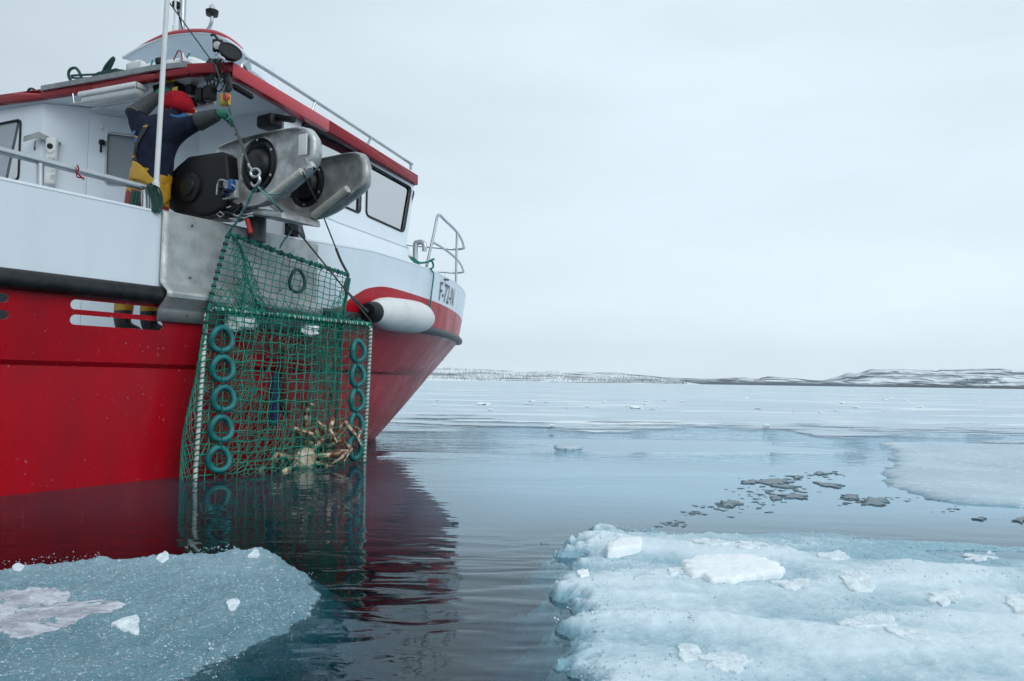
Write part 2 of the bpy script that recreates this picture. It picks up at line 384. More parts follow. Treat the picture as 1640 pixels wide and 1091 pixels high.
def rounded(poly, r, seg=5):
    out = []; n = len(poly)
    for i in range(n):
        p = Vec(poly[i]); a = Vec(poly[i - 1]) - p; b = Vec(poly[(i + 1) % n]) - p
        rr = min(r, a.length * 0.45, b.length * 0.45); a.normalize(); b.normalize()
        s, e = p + a * rr, p + b * rr
        for k in range(seg + 1):
            t = k / seg; out.append(s * (1 - t) ** 2 + p * 2 * t * (1 - t) + e * t * t)
    return out


# ------------------------------------------------------------------ water
def water():
    m = bpy.data.materials.new('water'); m.use_nodes = True; nt = m.node_tree; nt.nodes.clear()
    o = nn(nt, 'ShaderNodeOutputMaterial')
    g = nn(nt, 'ShaderNodeNewGeometry')
    def wave(sx, sy, rot, scale, detail, rough=0.5, dist=0.0):
        mp = nn(nt, 'ShaderNodeMapping'); mp.inputs['Rotation'].default_value = (0, 0, R(rot)); mp.inputs['Scale'].default_value = (sx, sy, 1)
        L(nt, g.outputs['Position'], mp.inputs[0])
        n = nn(nt, 'ShaderNodeTexNoise', Scale=scale, Detail=detail, Roughness=rough, Distortion=dist); L(nt, mp.outputs[0], n.inputs[0])
        return n.outputs[0]
    swell = wave(0.28, 1.0, 10, 1.5, 2.5, 0.45, 0.5)
    rip = wave(0.42, 1.0, -6, 6.5, 1.6, 0.45, 0.5)
    rip2 = wave(0.5, 1.0, -8, 7.5, 3.0, 0.55, 0.6)
    fine = wave(0.6, 1.0, 20, 24.0, 3.0, 0.6, 0.3)
    # where the breeze ruffles the water: the belt in front of the far ice, the strip by the bow and the near lead
    pos = nn(nt, 'ShaderNodeSeparateXYZ'); L(nt, g.outputs['Position'], pos.inputs[0])
    def mr(src, a, b, c, d, smooth=True):
        r = nn(nt, 'ShaderNodeMapRange'); r.interpolation_type = 'SMOOTHSTEP' if smooth else 'LINEAR'
        L(nt, src, r.inputs[0]); r.inputs[1].default_value = a; r.inputs[2].default_value = b; r.inputs[3].default_value = c; r.inputs[4].default_value = d
        return r.outputs[0]
    def ma(op, a, b):
        k = nn(nt, 'ShaderNodeMath', operation=op)
        for i, q in enumerate((a, b)):
            if isinstance(q, (int, float)): k.inputs[i].default_value = q
            else: L(nt, q, k.inputs[i])
        return k.outputs[0]
    patch = wave(0.4, 1.0, 5, 0.55, 3.0, 0.5, 0.5)
    belt = mr(pos.outputs[1], 7.0, 9.5, 0.0, 1.0)
    near = mr(pos.outputs[1], 4.6, 3.2, 0.0, 1.0)
    amp = ma('MULTIPLY', belt, mr(patch, 0.40, 0.58, 0.10, 2.4))
    ampn = ma('ADD', ma('MULTIPLY', near, mr(patch, 0.35, 0.62, 0.25, 0.75)), mr(pos.outputs[0], -1.2, -0.1, 0.20, 0.06))
    h = ma('ADD', ma('MULTIPLY', swell, ma('ADD', 0.0045, ma('MULTIPLY', near, 0.006))), ma('ADD', ma('MULTIPLY', amp, ma('MULTIPLY', rip2, 0.022)), ma('MULTIPLY', ampn, ma('ADD', ma('MULTIPLY', rip, 0.016), ma('MULTIPLY', fine, 0.0006)))))
    bp = nn(nt, 'ShaderNodeBump', Strength=1.0, Distance=1.0); L(nt, h, bp.inputs['Height'])
    fr = nn(nt, 'ShaderNodeFresnel', IOR=1.365); L(nt, bp.outputs[0], fr.inputs['Normal'])
    gl = nn(nt, 'ShaderNodeBsdfGlossy', Roughness=0.015); L(nt, bp.outputs[0], gl.inputs['Normal'])
    gl.inputs[0].default_value = (0.81, 0.935, 1, 1)
    tr = nn(nt, 'ShaderNodeBsdfTransparent'); tr.inputs[0].default_value = (0.93, 0.97, 0.98, 1)
    df = nn(nt, 'ShaderNodeBsdfDiffuse'); df.inputs[0].default_value = (0.30, 0.54, 0.72, 1)     # pale blue painted in to brighten the mid water, as if reflected sky
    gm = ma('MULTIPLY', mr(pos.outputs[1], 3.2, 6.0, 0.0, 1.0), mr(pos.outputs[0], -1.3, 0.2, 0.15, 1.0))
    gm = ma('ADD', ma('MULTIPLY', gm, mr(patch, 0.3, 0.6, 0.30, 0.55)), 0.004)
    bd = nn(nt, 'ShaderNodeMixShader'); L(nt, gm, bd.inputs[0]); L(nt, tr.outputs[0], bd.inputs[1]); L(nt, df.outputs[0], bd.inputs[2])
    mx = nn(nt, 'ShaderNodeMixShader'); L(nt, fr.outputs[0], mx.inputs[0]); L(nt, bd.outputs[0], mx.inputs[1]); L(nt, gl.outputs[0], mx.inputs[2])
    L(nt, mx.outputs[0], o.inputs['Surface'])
    va = nn(nt, 'ShaderNodeVolumeAbsorption', Density=12.0); va.inputs[0].default_value = (0.22, 0.68, 0.75, 1)
    L(nt, va.outputs[0], o.inputs['Volume'])
    MATS['water'] = m
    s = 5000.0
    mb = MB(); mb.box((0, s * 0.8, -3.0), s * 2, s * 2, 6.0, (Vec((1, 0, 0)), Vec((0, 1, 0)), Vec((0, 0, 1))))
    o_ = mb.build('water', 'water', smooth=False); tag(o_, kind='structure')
    mat('sea_floor', (0.006, 0.010, 0.012), 0.9)
    mb = MB(); mb.box((0, s * 0.8, -5.9), s * 1.9, s * 1.9, 0.1, (Vec((1, 0, 0)), Vec((0, 1, 0)), Vec((0, 0, 1))))
    tag(mb.build('seabed', 'sea_floor', smooth=False), kind='structure')
water()

# ------------------------------------------------------------------ sea ice reaching to the far shore
def sea_ice():
    m = bpy.data.materials.new('sea_ice'); m.use_nodes = True; nt = m.node_tree; p = nt.nodes['Principled BSDF']
    g = nn(nt, 'ShaderNodeNewGeometry'); 
    def nz_(sx, sy, sc, d, ro=0.6):
        mp = nn(nt, 'ShaderNodeMapping'); mp.inputs['Scale'].default_value = (sx, sy, 1); L(nt, g.outputs['Position'], mp.inputs[0])
        n = nn(nt, 'ShaderNodeTexNoise', Scale=sc, Detail=d, Roughness=ro); L(nt, mp.outputs[0], n.inputs[0]); return n.outputs[0]
    a = nz_(0.03, 0.15, 1.0, 10.0, 0.72); b = nz_(0.5, 1.6, 1.0, 7.0, .7); c = nz_(0.003, 0.02, 1.0, 8.0, 0.7)
    s = nn(nt, 'ShaderNodeMath', operation='ADD'); L(nt, a, s.inputs[0]); L(nt, c, s.inputs[1])
    s2 = nn(nt, 'ShaderNodeMath', operation='MULTIPLY_ADD'); L(nt, b, s2.inputs[0]); s2.inputs[1].default_value = 0.35; L(nt, s.outputs[0], s2.inputs[2])
    r = nn(nt, 'ShaderNodeMapRange'); L(nt, s2.outputs[0], r.inputs[0]); r.inputs[1].default_value = 1.02; r.inputs[2].default_value = 1.40
    mx = nn(nt, 'ShaderNodeMix', data_type='RGBA'); L(nt, r.outputs[0], mx.inputs[0])
    mx.inputs[6].default_value = (0.31, 0.435, 0.515, 1); mx.inputs[7].default_value = (0.62, 0.72, 0.79, 1)
    w1_ = nz_(0.16, 0.5, 1.0, 9.0, 0.72); wr = nn(nt, 'ShaderNodeMapRange'); L(nt, w1_, wr.inputs[0]); wr.inputs[1].default_value = 0.52; wr.inputs[2].default_value = 0.60
    wx = nn(nt, 'ShaderNodeMix', data_type='RGBA'); L(nt, wr.outputs[0], wx.inputs[0]); L(nt, mx.outputs[2], wx.inputs[6]); wx.inputs[7].default_value = (0.76, 0.83, 0.87, 1)
    L(nt, wx.outputs[2], p.inputs['Base Color'])
    # the near margin is rotten: it breaks up into slush and open water
    ps = nn(nt, 'ShaderNodeSeparateXYZ'); L(nt, g.outputs['Position'], ps.inputs[0])
    yr = nn(nt, 'ShaderNodeMapRange'); L(nt, ps.outputs[1], yr.inputs[0]); yr.inputs[1].default_value = 11.6; yr.inputs[2].default_value = 21.0; yr.inputs[3].default_value = -0.055; yr.inputs[4].default_value = 0.26
    e1 = nz_(0.45, 1.1, 1.0, 8.0, 0.7)
    es = nn(nt, 'ShaderNodeMath', operation='ADD'); L(nt, yr.outputs[0], es.inputs[0]); L(nt, e1, es.inputs[1])
    em = nn(nt, 'ShaderNodeMapRange'); L(nt, es.outputs[0], em.inputs[0]); em.inputs[1].default_value = 0.47; em.inputs[2].default_value = 0.56
    tr_ = nn(nt, 'ShaderNodeBsdfTransparent'); xs = nn(nt, 'ShaderNodeMixShader'); L(nt, em.outputs[0], xs.inputs[0]); L(nt, tr_.outputs[0], xs.inputs[1]); L(nt, p.outputs[0], xs.inputs[2])
    L(nt, xs.outputs[0], nt.nodes['Material Output'].inputs['Surface'])
    rr = nn(nt, 'ShaderNodeMapRange'); L(nt, s2.outputs[0], rr.inputs[0]); rr.inputs[1].default_value = 0.95; rr.inputs[2].default_value = 1.4; rr.inputs[3].default_value = 0.22; rr.inputs[4].default_value = 0.6
    L(nt, rr.outputs[0], p.inputs['Roughness'])
    n = nz_(1.0, 1.0, 5.0, 5.0); bp = nn(nt, 'ShaderNodeBump', Strength=0.3, Distance=0.03); L(nt, n, bp.inputs['Height']); L(nt, bp.outputs[0], p.inputs['Normal'])
    MATS['sea_ice'] = m
    # outline: ragged near edge, far edge beyond the shore
    edge_px = [(470, 691), (560, 690), (660, 690), (760, 691), (860, 690), (960, 691), (1060, 690), (1160, 690), (1265, 689), (1300, 697), (1340, 703), (1440, 706), (1560, 708), (1700, 712), (1800, 716)]
    near = [onz(x, y, 0.005) for x, y in edge_px]
    rough = []
    for i in range(len(near) - 1):
        for k in range(14):
            q = near[i].lerp(near[i + 1], k / 14); q = q.copy()
            q.y += 0.35 * noise.noise(Vec((q.x * 0.9, 1.0, 0))) + 0.16 * noise.noise(Vec((q.x * 4.1, 7.0, 0))); rough.append(q)
    rough = [Vec((-60, 13.5, 0.005)), Vec((-30, 12.8, 0.005)), Vec((-14, 12.6, 0.005))] + rough + [Vec((30, 12.5, 0.005)), Vec((60, 13, 0.005))]
    mb = MB()
    n = len(rough)
    rows = []
    for d in (0, 30, 150, 900, 4200):
        rows.append([Vec((q.x * (1 + d / 60.0), q.y + d, 0.005 + 0.0004 * d)) for q in rough])
    vs = [p_ for r_ in rows for p_ in r_]; fs = []
    for i in range(len(rows) - 1):
        for j in range(n - 1): fs.append((i * n + j, i * n + j + 1, (i + 1) * n + j + 1, (i + 1) * n + j))
    mb.add(vs, fs)
    tag(mb.build('sea_ice', 'sea_ice', smooth=False), kind='structure')
sea_ice()

# ------------------------------------------------------------------ hills on the far shore
def hill_mat(name, snow, rock, lo, hi, st, scrub_h=0.0, forest=(0.10, 0.13, 0.16)):
    m = bpy.data.materials.new(name); m.use_nodes = True; nt = m.node_tree; p = nt.nodes['Principled BSDF']; p.inputs['Roughness'].default_value = 0.9
    p.inputs['Specular IOR Level'].default_value = 0.1
    g = nn(nt, 'ShaderNodeNewGeometry'); mp = nn(nt, 'ShaderNodeMapping'); mp.inputs['Scale'].default_value = st; L(nt, g.outputs['Position'], mp.inputs[0])
    n = nn(nt, 'ShaderNodeTexNoise', Scale=1.0, Detail=10.0, Roughness=0.68, Distortion=0.8); L(nt, mp.outputs[0], n.inputs[0])
    r = nn(nt, 'ShaderNodeMapRange'); L(nt, n.outputs[0], r.inputs[0]); r.inputs[1].default_value = lo; r.inputs[2].default_value = hi
    mx = nn(nt, 'ShaderNodeMix', data_type='RGBA'); L(nt, r.outputs[0], mx.inputs[0]); mx.inputs[6].default_value = (*snow, 1); mx.inputs[7].default_value = (*rock, 1)
    last = mx.outputs[2]
    if scrub_h > 0:      # birch scrub along the shore, thinning out upward
        s = nn(nt, 'ShaderNodeSeparateXYZ'); L(nt, g.outputs['Position'], s.inputs[0])
        r2 = nn(nt, 'ShaderNodeMapRange'); L(nt, s.outputs[2], r2.inputs[0]); r2.inputs[1].default_value = 0; r2.inputs[2].default_value = scrub_h; r2.inputs[3].default_value = 0.62; r2.inputs[4].default_value = 0.0
        n2 = nn(nt, 'ShaderNodeTexNoise', Scale=3.0, Detail=6.0, Roughness=0.6); L(nt, mp.outputs[0], n2.inputs[0])
        a = nn(nt, 'ShaderNodeMath', operation='ADD'); L(nt, r2.outputs[0], a.inputs[0]); L(nt, n2.outputs[0], a.inputs[1])
        r3 = nn(nt, 'ShaderNodeMapRange'); L(nt, a.outputs[0], r3.inputs[0]); r3.inputs[1].default_value = 0.72; r3.inputs[2].default_value = 0.88
        m2 = nn(nt, 'ShaderNodeMix', data_type='RGBA'); L(nt, r3.outputs[0], m2.inputs[0]); L(nt, last, m2.inputs[6]); m2.inputs[7].default_value = (*forest, 1); last = m2.outputs[2]
    L(nt, last, p.inputs['Base Color']); MATS[name] = m
hill_mat('hill_near', (0.78, 0.83, 0.86), (0.06, 0.08, 0.095), 0.52, 0.60, (0.008, 0.02, 0.45))
hill_mat('hill_mid', (0.76, 0.81, 0.84), (0.085, 0.10, 0.115), 0.44, 0.55, (0.012, 0.016, 0.14), 14.0)
hill_mat('hill_far', (0.76, 0.82, 0.87), (0.075, 0.11, 0.14), 0.44, 0.58, (0.006, 0.006, 0.05), 30.0, (0.07, 0.085, 0.095))  # rock tinted blue: some of the distance haze is put into its colour
def hills(ridge_px, dist, depth, mname, seed, rows=18, shore=None):
    """terrain rising from the shore at DIST to the skyline measured in the photograph"""
    pts = []
    for i in range(len(ridge_px) - 1):
        (x0, y0), (x1, y1) = ridge_px[i], ridge_px[i + 1]
        k = max(1, int(abs(x1 - x0) / 3))
        for j in range(k): pts.append((x0 + (x1 - x0) * j / k, y0 + (y1 - y0) * j / k))
    pts.append(ridge_px[-1])
    ncol = len(pts); vs = []; fs = []
    for i in range(rows + 1):
        t = i / rows
        for (x, y) in pts:
            r = ray(x, y); k = (dist + depth) / r.y
            top = CAMP + r * k
            base = CAMP + Vec((r.x, r.y, 0)) * (dist / r.y)
            q = base.lerp(top, t)
            h = max(0.5, top.z)
            prof = t ** 0.85
            lump = noise.fractal(Vec((q.x / depth * 2.2 + seed, t * 2.5, seed)), 1.0, 2.0, 5) * 0.22 * math.sin(math.pi * min(1, t)) if i < rows else noise.noise(Vec((q.x / depth * 14, seed, 3))) * 0.035
            vs.append(Vec((q.x, q.y + depth * 0.12 * noise.noise(Vec((q.x / depth * 2, t * 3, seed + 5))) * (1 - t), h * max(0.0, prof + lump) if i else 0.0)))
    for (x, y) in pts:
        r = ray(x, y); k = (dist + depth * 2.2) / r.y; q = CAMP + r * k; vs.append(Vec((q.x, q.y, 0)))
    for i in range(rows + 1):
        for j in range(ncol - 1): fs.append((i * ncol + j, i * ncol + j + 1, (i + 1) * ncol + j + 1, (i + 1) * ncol + j))
    mb = MB(); mb.add(vs, fs); tag(mb.build('hills', mname, smooth=True, angle=180), kind='structure')
hills([(300, 602), (520, 594), (600, 592), (670, 591), (700, 590), (752, 589), (790, 592), (815, 594), (840, 596), (870, 595), (885, 594), (910, 597), (960, 599), (1000, 601), (1040, 604), (1090, 610), (1130, 617)], 900, 500, 'hill_near', 3)
hills([(860, 600), (890, 595), (940, 596), (990, 597), (1020, 600), (1060, 604), (1100, 606), (1140, 607), (1180, 604), (1215, 606), (1230, 603), (1265, 605), (1300, 609), (1340, 610), (1380, 614), (1440, 618)], 1500, 500, 'hill_mid', 11)
hills([(1290, 612), (1320, 609), (1345, 602), (1358, 597), (1372, 599), (1392, 592), (1420, 591), (1446, 592), (1462, 592), (1485, 592), (1500, 594), (1508, 592), (1540, 592), (1575, 590), (1600, 590), (1615, 592), (1625, 595), (1660, 594), (1740, 590), (1850, 600), (1990, 612)], 3200, 1400, 'hill_far', 23)
def scrub():
    """bare birch scrub that reads as one mass on the nearer shore"""
    mat('birch_scrub', (0.20, 0.225, 0.24), 0.9)
    mb = MB(); rnd = random.Random(5)
    dg = bpy.context.evaluated_depsgraph_get(); dg.update()
    ho = [o for o in COL.objects if o.name == 'hills'][0]
    vs, fs = [], []
    for i in range(5200):
        x = rnd.uniform(640, 1100); t = rnd.random() ** 1.3
        d = 905 + t * 430
        r = ray(x, 609); p = Vec((r.x / r.y * d, d, 400))
        if noise.noise(Vec((p.x * 0.012, d * 0.02, 4))) + 0.25 - t * 0.3 < 0: continue
        ok, loc, nr, fi = ho.ray_cast(p - ho.location, Vec((0, 0, -1)))
        if not ok: continue
        b = loc + ho.location; h = rnd.uniform(1.6, 4.2); w_ = rnd.uniform(0.12, 0.34)
        o = len(vs)
        for a in (0, 2.1, 4.2): vs.append(b + Vec((math.cos(a) * w_, math.sin(a) * w_, -0.3)))
        vs.append(b + Vec((rnd.uniform(-.3, .3), 0, h)))
        fs += [(o, o + 1, o + 3), (o + 1, o + 2, o + 3), (o + 2, o, o + 3)]
    mb.add(vs, fs); tag(mb.build('birch_scrub', 'birch_scrub', smooth=False), kind='stuff')
scrub()

# ------------------------------------------------------------------ ice floes
def dense(poly, step):
    out = []; n = len(poly)
    for i in range(n):
        a, b = poly[i], poly[(i + 1) % n]; k = max(1, int((b - a).length / step))
        out += [a.lerp(b, j / k) for j in range(k)]
    return out
import numpy as np
def floe(name, mname, outline, bounds, topfn, thick, step=0.014, ragged=0.03, skirt=0.1, rfreq=9.0, seed=0.0):
    """height field inside a ragged outline; past the rim the ice drops away under water"""
    o2 = spline([Vec((p.x, p.y, 0)) for p in outline], 5, True); P = np.array([(p.x, p.y) for p in o2]); Q = np.roll(P, -1, axis=0)
    x0, x1, y0, y1 = bounds; nx, ny = int((x1 - x0) / step), int((y1 - y0) / step)
    gx, gy = np.meshgrid(np.linspace(x0, x1, nx), np.linspace(y0, y1, ny)); px_, py_ = gx.ravel(), gy.ravel()
    dist = np.full(px_.shape, 1e9); ins = np.zeros(px_.shape, bool)
    for (ax_, ay_), (bx, by) in zip(P, Q):
        dx, dy = bx - ax_, by - ay_; l2 = dx * dx + dy * dy + 1e-12
        t = np.clip(((px_ - ax_) * dx + (py_ - ay_) * dy) / l2, 0, 1); dist = np.minimum(dist, np.hypot(px_ - ax_ - t * dx, py_ - ay_ - t * dy))
        if ay_ != by:
            c = (ay_ > py_) != (by > py_); ins ^= c & (px_ < (bx - ax_) * (py_ - ay_) / (by - ay_) + ax_)
    sd = np.where(ins, dist, -dist); vs = []; keep = []
    for x, y, e in zip(px_, py_, sd):
        if e > -skirt - 0.15 and e < 0.35: e += ragged * noise.fractal(Vec((x * rfreq, y * rfreq, seed)), 0.55, 2.1, 6) + 0.2 * ragged * noise.noise(Vec((x * 70, y * 70, seed)))
        if e >= 0: z = topfn(x, y, e)
        else:
            k = min(1.0, -e / skirt); z = topfn(x, y, 0.0) * (1 - k) - thick * (0.35 * k + 0.65 * k ** 2.2) - .015 * noise.noise(Vec((x * 14, y * 14, seed)))
        vs.append(Vec((x, y, z))); keep.append(e > -skirt)
    idx = {}; nv = []; fs = []
    def gi(i):
        if i not in idx: idx[i] = len(nv); nv.append(vs[i])
        return idx[i]
    for r_ in range(ny - 1):
        for c in range(nx - 1):
            q = (r_ * nx + c, r_ * nx + c + 1, (r_ + 1) * nx + c + 1, (r_ + 1) * nx + c)
            if any(keep[i] for i in q): fs.append(tuple(gi(i) for i in q))
    mb = MB(); mb.add(nv, fs)
    return mb.build(name, mname, smooth=True, angle=75)
def fr(x, y, s, seed=0.0, oct=4, H=0.9): return noise.fractal(Vec((x * s, y * s, seed)), H, 2.0, oct)

# left floe: tilted, its far rim out of the water, its near side awash
LP = [(-160, 930), (0, 912), (110, 899), (215, 893), (330, 886), (405, 882), (440, 880), (475, 896), (504, 918), (520, 940), (520, 962), (490, 986), (430, 1018), (365, 1056), (300, 1094), (220, 1140), (60, 1230), (-200, 1300), (-330, 1100)]
lo = [onz(x, y, 0.03) for x, y in LP]
rim0, rim1 = onz(0, 912), onz(440, 880)
rimd = (rim1 - rim0).normalized(); rimn = Vec((rimd.y, -rimd.x, 0))      # toward the camera
if rimn.y > 0: rimn = -rimn
def left_top(x, y, e):
    p = Vec((x, y, 0)); d = (p - rim0).dot(rimn)                       # metres from the far rim
    z = 0.060 - 0.036 * d
    z += 0.020 * math.exp(-(max(0, d - 0.02) / 0.08) ** 2)
    z += 0.010 * fr(x, y, 6, 2) + 0.007 * fr(x, y, 24, 5) + (0.006 + 0.010 * math.exp(-(e / 0.07) ** 2)) * fr(x, y, 60, 8)
    k = min(1, e / 0.10)
    return -0.03 + (z + 0.03) * (k ** 0.5)
o = floe('ice_floe', 'ice_left', lo, (-2.7, -0.40, 1.45, 3.85), left_top, 0.42, step=0.011, ragged=0.03, skirt=0.30, seed=1.0)
tag(o, 'teal wet ice floe half awash below the red hull', 'ice floe')

RP = [(938, 846), (968, 838), (1010, 843), (1060, 846), (1100, 850), (1180, 846), (1230, 842), (1330, 842), (1400, 850), (1480, 856), (1560, 862), (1650, 868), (1800, 876), (2060, 900), (2300, 1000), (2200, 1400), (1600, 1900), (1040, 1600), (935, 1180), (908, 1090), (904, 1050), (896, 1012), (884, 997), (893, 985), (912, 966), (884, 946), (884, 915), (893, 900), (908, 880)]
ro = [onz(x, y, 0.03) for x, y in RP]
def right_top(x, y, e):
    ridge = fr(x * 0.42 + 0.15 * y, y * 1.0, 2.3, 4, 3, 1.2)
    z = 0.038 + 0.040 * ridge + 0.008 * fr(x, y, 8, 2) + (0.004 + 0.006 * max(0, fr(x, y, 2.0, 15))) * fr(x, y, 28, 6, 4, .6) + 0.003 * fr(x, y, 80, 9)
    # the far right corner lies lower and wetter
    z -= 0.03 * max(0, min(1, (x - 1.0) / 1.2)) * max(0, min(1, (y - 3.0) / 0.8))
    k = min(1, e / 0.09)
    return -0.02 + (max(z, -0.015) + 0.02) * (k ** 0.5)
o = floe('ice_floe', 'ice_right', ro, (-0.15, 3.2, 1.3, 4.65), right_top, 0.42, step=0.0125, ragged=0.10, skirt=0.30, rfreq=4.5, seed=5.0)
tag(o, 'large lumpy white ice floe with snow slabs on it', 'ice floe')

PP = [(1422, 708), (1432, 722), (1440, 734), (1428, 745), (1422, 760), (1428, 772), (1450, 783), (1490, 793), (1540, 801), (1600, 805), (1680, 808), (1900, 812), (2100, 780), (2000, 730), (1800, 716), (1640, 712), (1520, 709)]
po = [onz(x, y, 0.02) for x, y in PP]
def pan_top(x, y, e):
    z = 0.022 + 0.008 * fr(x, y, 2.2, 4) + 0.006 * fr(x, y, 9, 1)
    k = min(1, e / 0.12); return 0.004 + z * (k ** 0.6)
o = floe('ice_floe', 'ice_pan', po, (2.9, 9.5, 5.2, 12.4), pan_top, 0.16, step=0.04, ragged=0.10, skirt=0.12, rfreq=4, seed=9.0)
tag(o, 'flat grey ice pan reaching out of frame beyond the lumpy white floe', 'ice floe')

def frost(parent, poly, n, seed, topf, rim, lo_, hi_, clump=0.0):
    """loose ice grains lying on a floe, thickest along its rim"""
    rnd = random.Random(seed); vs = []; fs = []
    P = [Vec((p.x, p.y, 0)) for p in poly]; xs = [p.x for p in P]; ys = [p.y for p in P]
    o2 = spline(P, 6, True); c0 = sum(P, Vec()) / len(P)
    def put(x, y, e, k):
        z = topf(x, y, e); s_ = k * (0.5 + rnd.random()); o = len(vs); c = Vec((x, y, z + s_ * .1))
        ax_ = [Vec((rnd.uniform(-1, 1), rnd.uniform(-1, 1), rnd.uniform(-1, 1))).normalized() for _ in range(6)]
        for d in ((1, 0, 0), (-1, 0, 0), (0, 1, 0), (0, -1, 0), (0, 0, 1), (0, 0, -1)):
            vs.append(c + (Vec(d) + ax_[len(vs) % 6] * .45) * s_)
        fs.extend([(o, o + 2, o + 4), (o + 2, o + 1, o + 4), (o + 1, o + 3, o + 4), (o + 3, o, o + 4), (o + 2, o, o + 5), (o + 1, o + 2, o + 5), (o + 3, o + 1, o + 5), (o, o + 3, o + 5)])
    for k in range(int(n * rim)):
        i = rnd.randrange(len(o2)); a, b = o2[i], o2[(i + 1) % len(o2)]; p = a.lerp(b, rnd.random()); d = (c0 - p).normalized(); e = abs(rnd.gauss(0, 0.05)) + 0.07
        p = p + d * e
        if -2.4 < p.x < 3.0 and p.y > 1.5: put(p.x, p.y, max(0.004, e - 0.055), rnd.uniform(lo_, hi_))
    for k in range(int(n * (1 - rim))):
        x, y = rnd.uniform(max(min(xs), -2.4), min(max(xs), 3.0)), rnd.uniform(max(min(ys), 1.6), max(ys))
        if clump and noise.noise(Vec((x * 3, y * 4, seed))) < clump: continue
        c = False
        for a, b in zip(P, P[1:] + P[:1]):
            if (a.y > y) != (b.y > y) and x < (b.x - a.x) * (y - a.y) / (b.y - a.y) + a.x: c = not c
        if c: put(x, y, 1.0, rnd.uniform(lo_, hi_) * .8)
    mb = MB(); mb.add(vs, fs); o = mb.build('frost_grains', 'frost', parent, smooth=False); o['kind'] = 'stuff'
mat('frost', (0.34, 0.48, 0.55), 0.3, vscale=60, col2=(0.62, 0.72, 0.78))
def slab(name, mname, px, z, h, label, cat, seed=0, group=None, ragged=0.012, inset=0.25, step=0.012, top=None):
    """a block of snow or ice from its outline on the surface at height z"""
    o2 = dense(spline([onz(x, y, z) for x, y in px], 3, True) if top else [onz(x, y, z) for x, y in px], step); c = sum(o2, Vec()) / len(o2); n = len(o2)
    ed = []
    for p in o2:
        d = p - c; ed.append(c + d * (1 + ragged / max(.03, d.length) * noise.fractal(Vec((p.x * 22, p.y * 22, seed)), 0.8, 2.0, 3)))
    vs = []; fs = []; zc = top(c.x, c.y, 1.0) if top else z
    prof = [(1.0, -0.6), (1.0, 0.1), (0.99, 0.6), (0.965, 0.9), (0.92, 1.0), (0.6, 1.0), (0.3, 1.0)]
    for k, hh in prof:
        for p in ed:
            q = c.lerp(p, k); zb = zc + ((max(0, 1 - hh) if h > 0.02 else 1.0) * (top(q.x, q.y, 1.0) - zc) if top else 0); vs.append(Vec((q.x, q.y, zb + h * (hh + 0.10 * noise.fractal(Vec((q.x * 14, q.y * 14, seed + hh)), 0.9, 2.0, 3)))))
    vs.append(Vec((c.x, c.y, zc + h)))
    for i in range(len(prof) - 1):
        for j in range(n): fs.append((i * n + j, i * n + (j + 1) % n, (i + 1) * n + (j + 1) % n, (i + 1) * n + j))
    for j in range(n): fs.append(((len(prof) - 1) * n + j, (len(prof) - 1) * n + (j + 1) % n, len(vs) - 1))
    mb = MB(); mb.add(vs, fs); o = mb.build(name, mname, smooth=True, angle=70); tag(o, label, cat, group); return o
mat('snow_slush', (0.78, 0.85, 0.88), 0.7, vscale=26, col2=(0.60, 0.71, 0.76), bump=0.5, bscale=70)
mat('snow_pink', (0.60, 0.63, 0.68), 0.7, vscale=16, col2=(0.36, 0.36, 0.42), bump=0.6, bscale=60, vlo=0.42, vhi=0.60, stretch=(0.6, 1.6, 1))
F_L = [o for o in COL.objects if o.name.startswith('ice_floe')]
frost(F_L[0], lo, 11000, 3, left_top, 0.30, 0.0010, 0.0036, -0.05)
frost(F_L[1], ro, 12000, 4, right_top, 0.15, 0.0014, 0.005, 0.14)
slab('snow_patch', 'snow', [(1100, 898), (1108, 888), (1165, 885), (1215, 888), (1250, 903), (1252, 912), (1225, 914), (1196, 922), (1160, 926), (1135, 922), (1100, 913)], 0.062, 0.036, 'largest white snow slab lying on the lumpy floe', 'snow slab', 1, ragged=0.03, top=right_top)
slab('snow_patch', 'snow', [(972, 874), (992, 866), (1024, 863), (1026, 876), (1000, 880), (974, 882)], 0.06, 0.022, 'small white snow block near the far left corner of the lumpy floe', 'snow slab', 2, top=right_top)
slab('snow_patch', 'snow_slush', [(1336, 990), (1370, 979), (1420, 980), (1436, 990), (1420, 1000), (1366, 1002)], 0.058, 0.007, 'flat crusty snow patch on the lumpy floe, right of its largest slab', 'snow slab', 3, top=right_top)
slab('snow_patch', 'snow_slush', [(1416, 1010), (1440, 1008), (1490, 1018), (1488, 1026), (1440, 1022)], 0.055, 0.007, 'narrow crusty snow strip just in front of the flat crusty patch', 'snow slab', 4, top=right_top)
slab('snow_patch', 'snow_slush', [(1345, 920), (1375, 918), (1402, 932), (1392, 942), (1360, 938)], 0.055, 0.007, 'pale slush patch just right of the largest snow slab', 'snow slab', 5, top=right_top)
slab('snow_patch', 'snow_slush', [(1610, 955), (1640, 945), (1690, 960), (1680, 985), (1630, 978)], 0.055, 0.007, 'pale slush patch on the lumpy floe at the right edge of the photo', 'snow slab', 6, top=right_top)
slab('snow_patch', 'snow_slush', [(1088, 1022), (1118, 1024), (1120, 1045), (1096, 1052), (1086, 1040)], 0.055, 0.007, 'crusty slush patch at the front of the lumpy floe', 'snow slab', 7, top=right_top)
slab('snow_patch', 'snow', [(924, 910), (938, 906), (944, 915), (930, 919)], 0.055, 0.010, 'tiny snow lump on the left rim of the lumpy floe', 'snow slab', 8, top=right_top)
slab('snow_patch', 'snow_slush', [(1102, 862), (1130, 856), (1160, 862), (1168, 872), (1140, 876), (1110, 868)], 0.055, 0.007, 'slush ridge behind the largest snow slab', 'snow slab', 9, top=right_top)
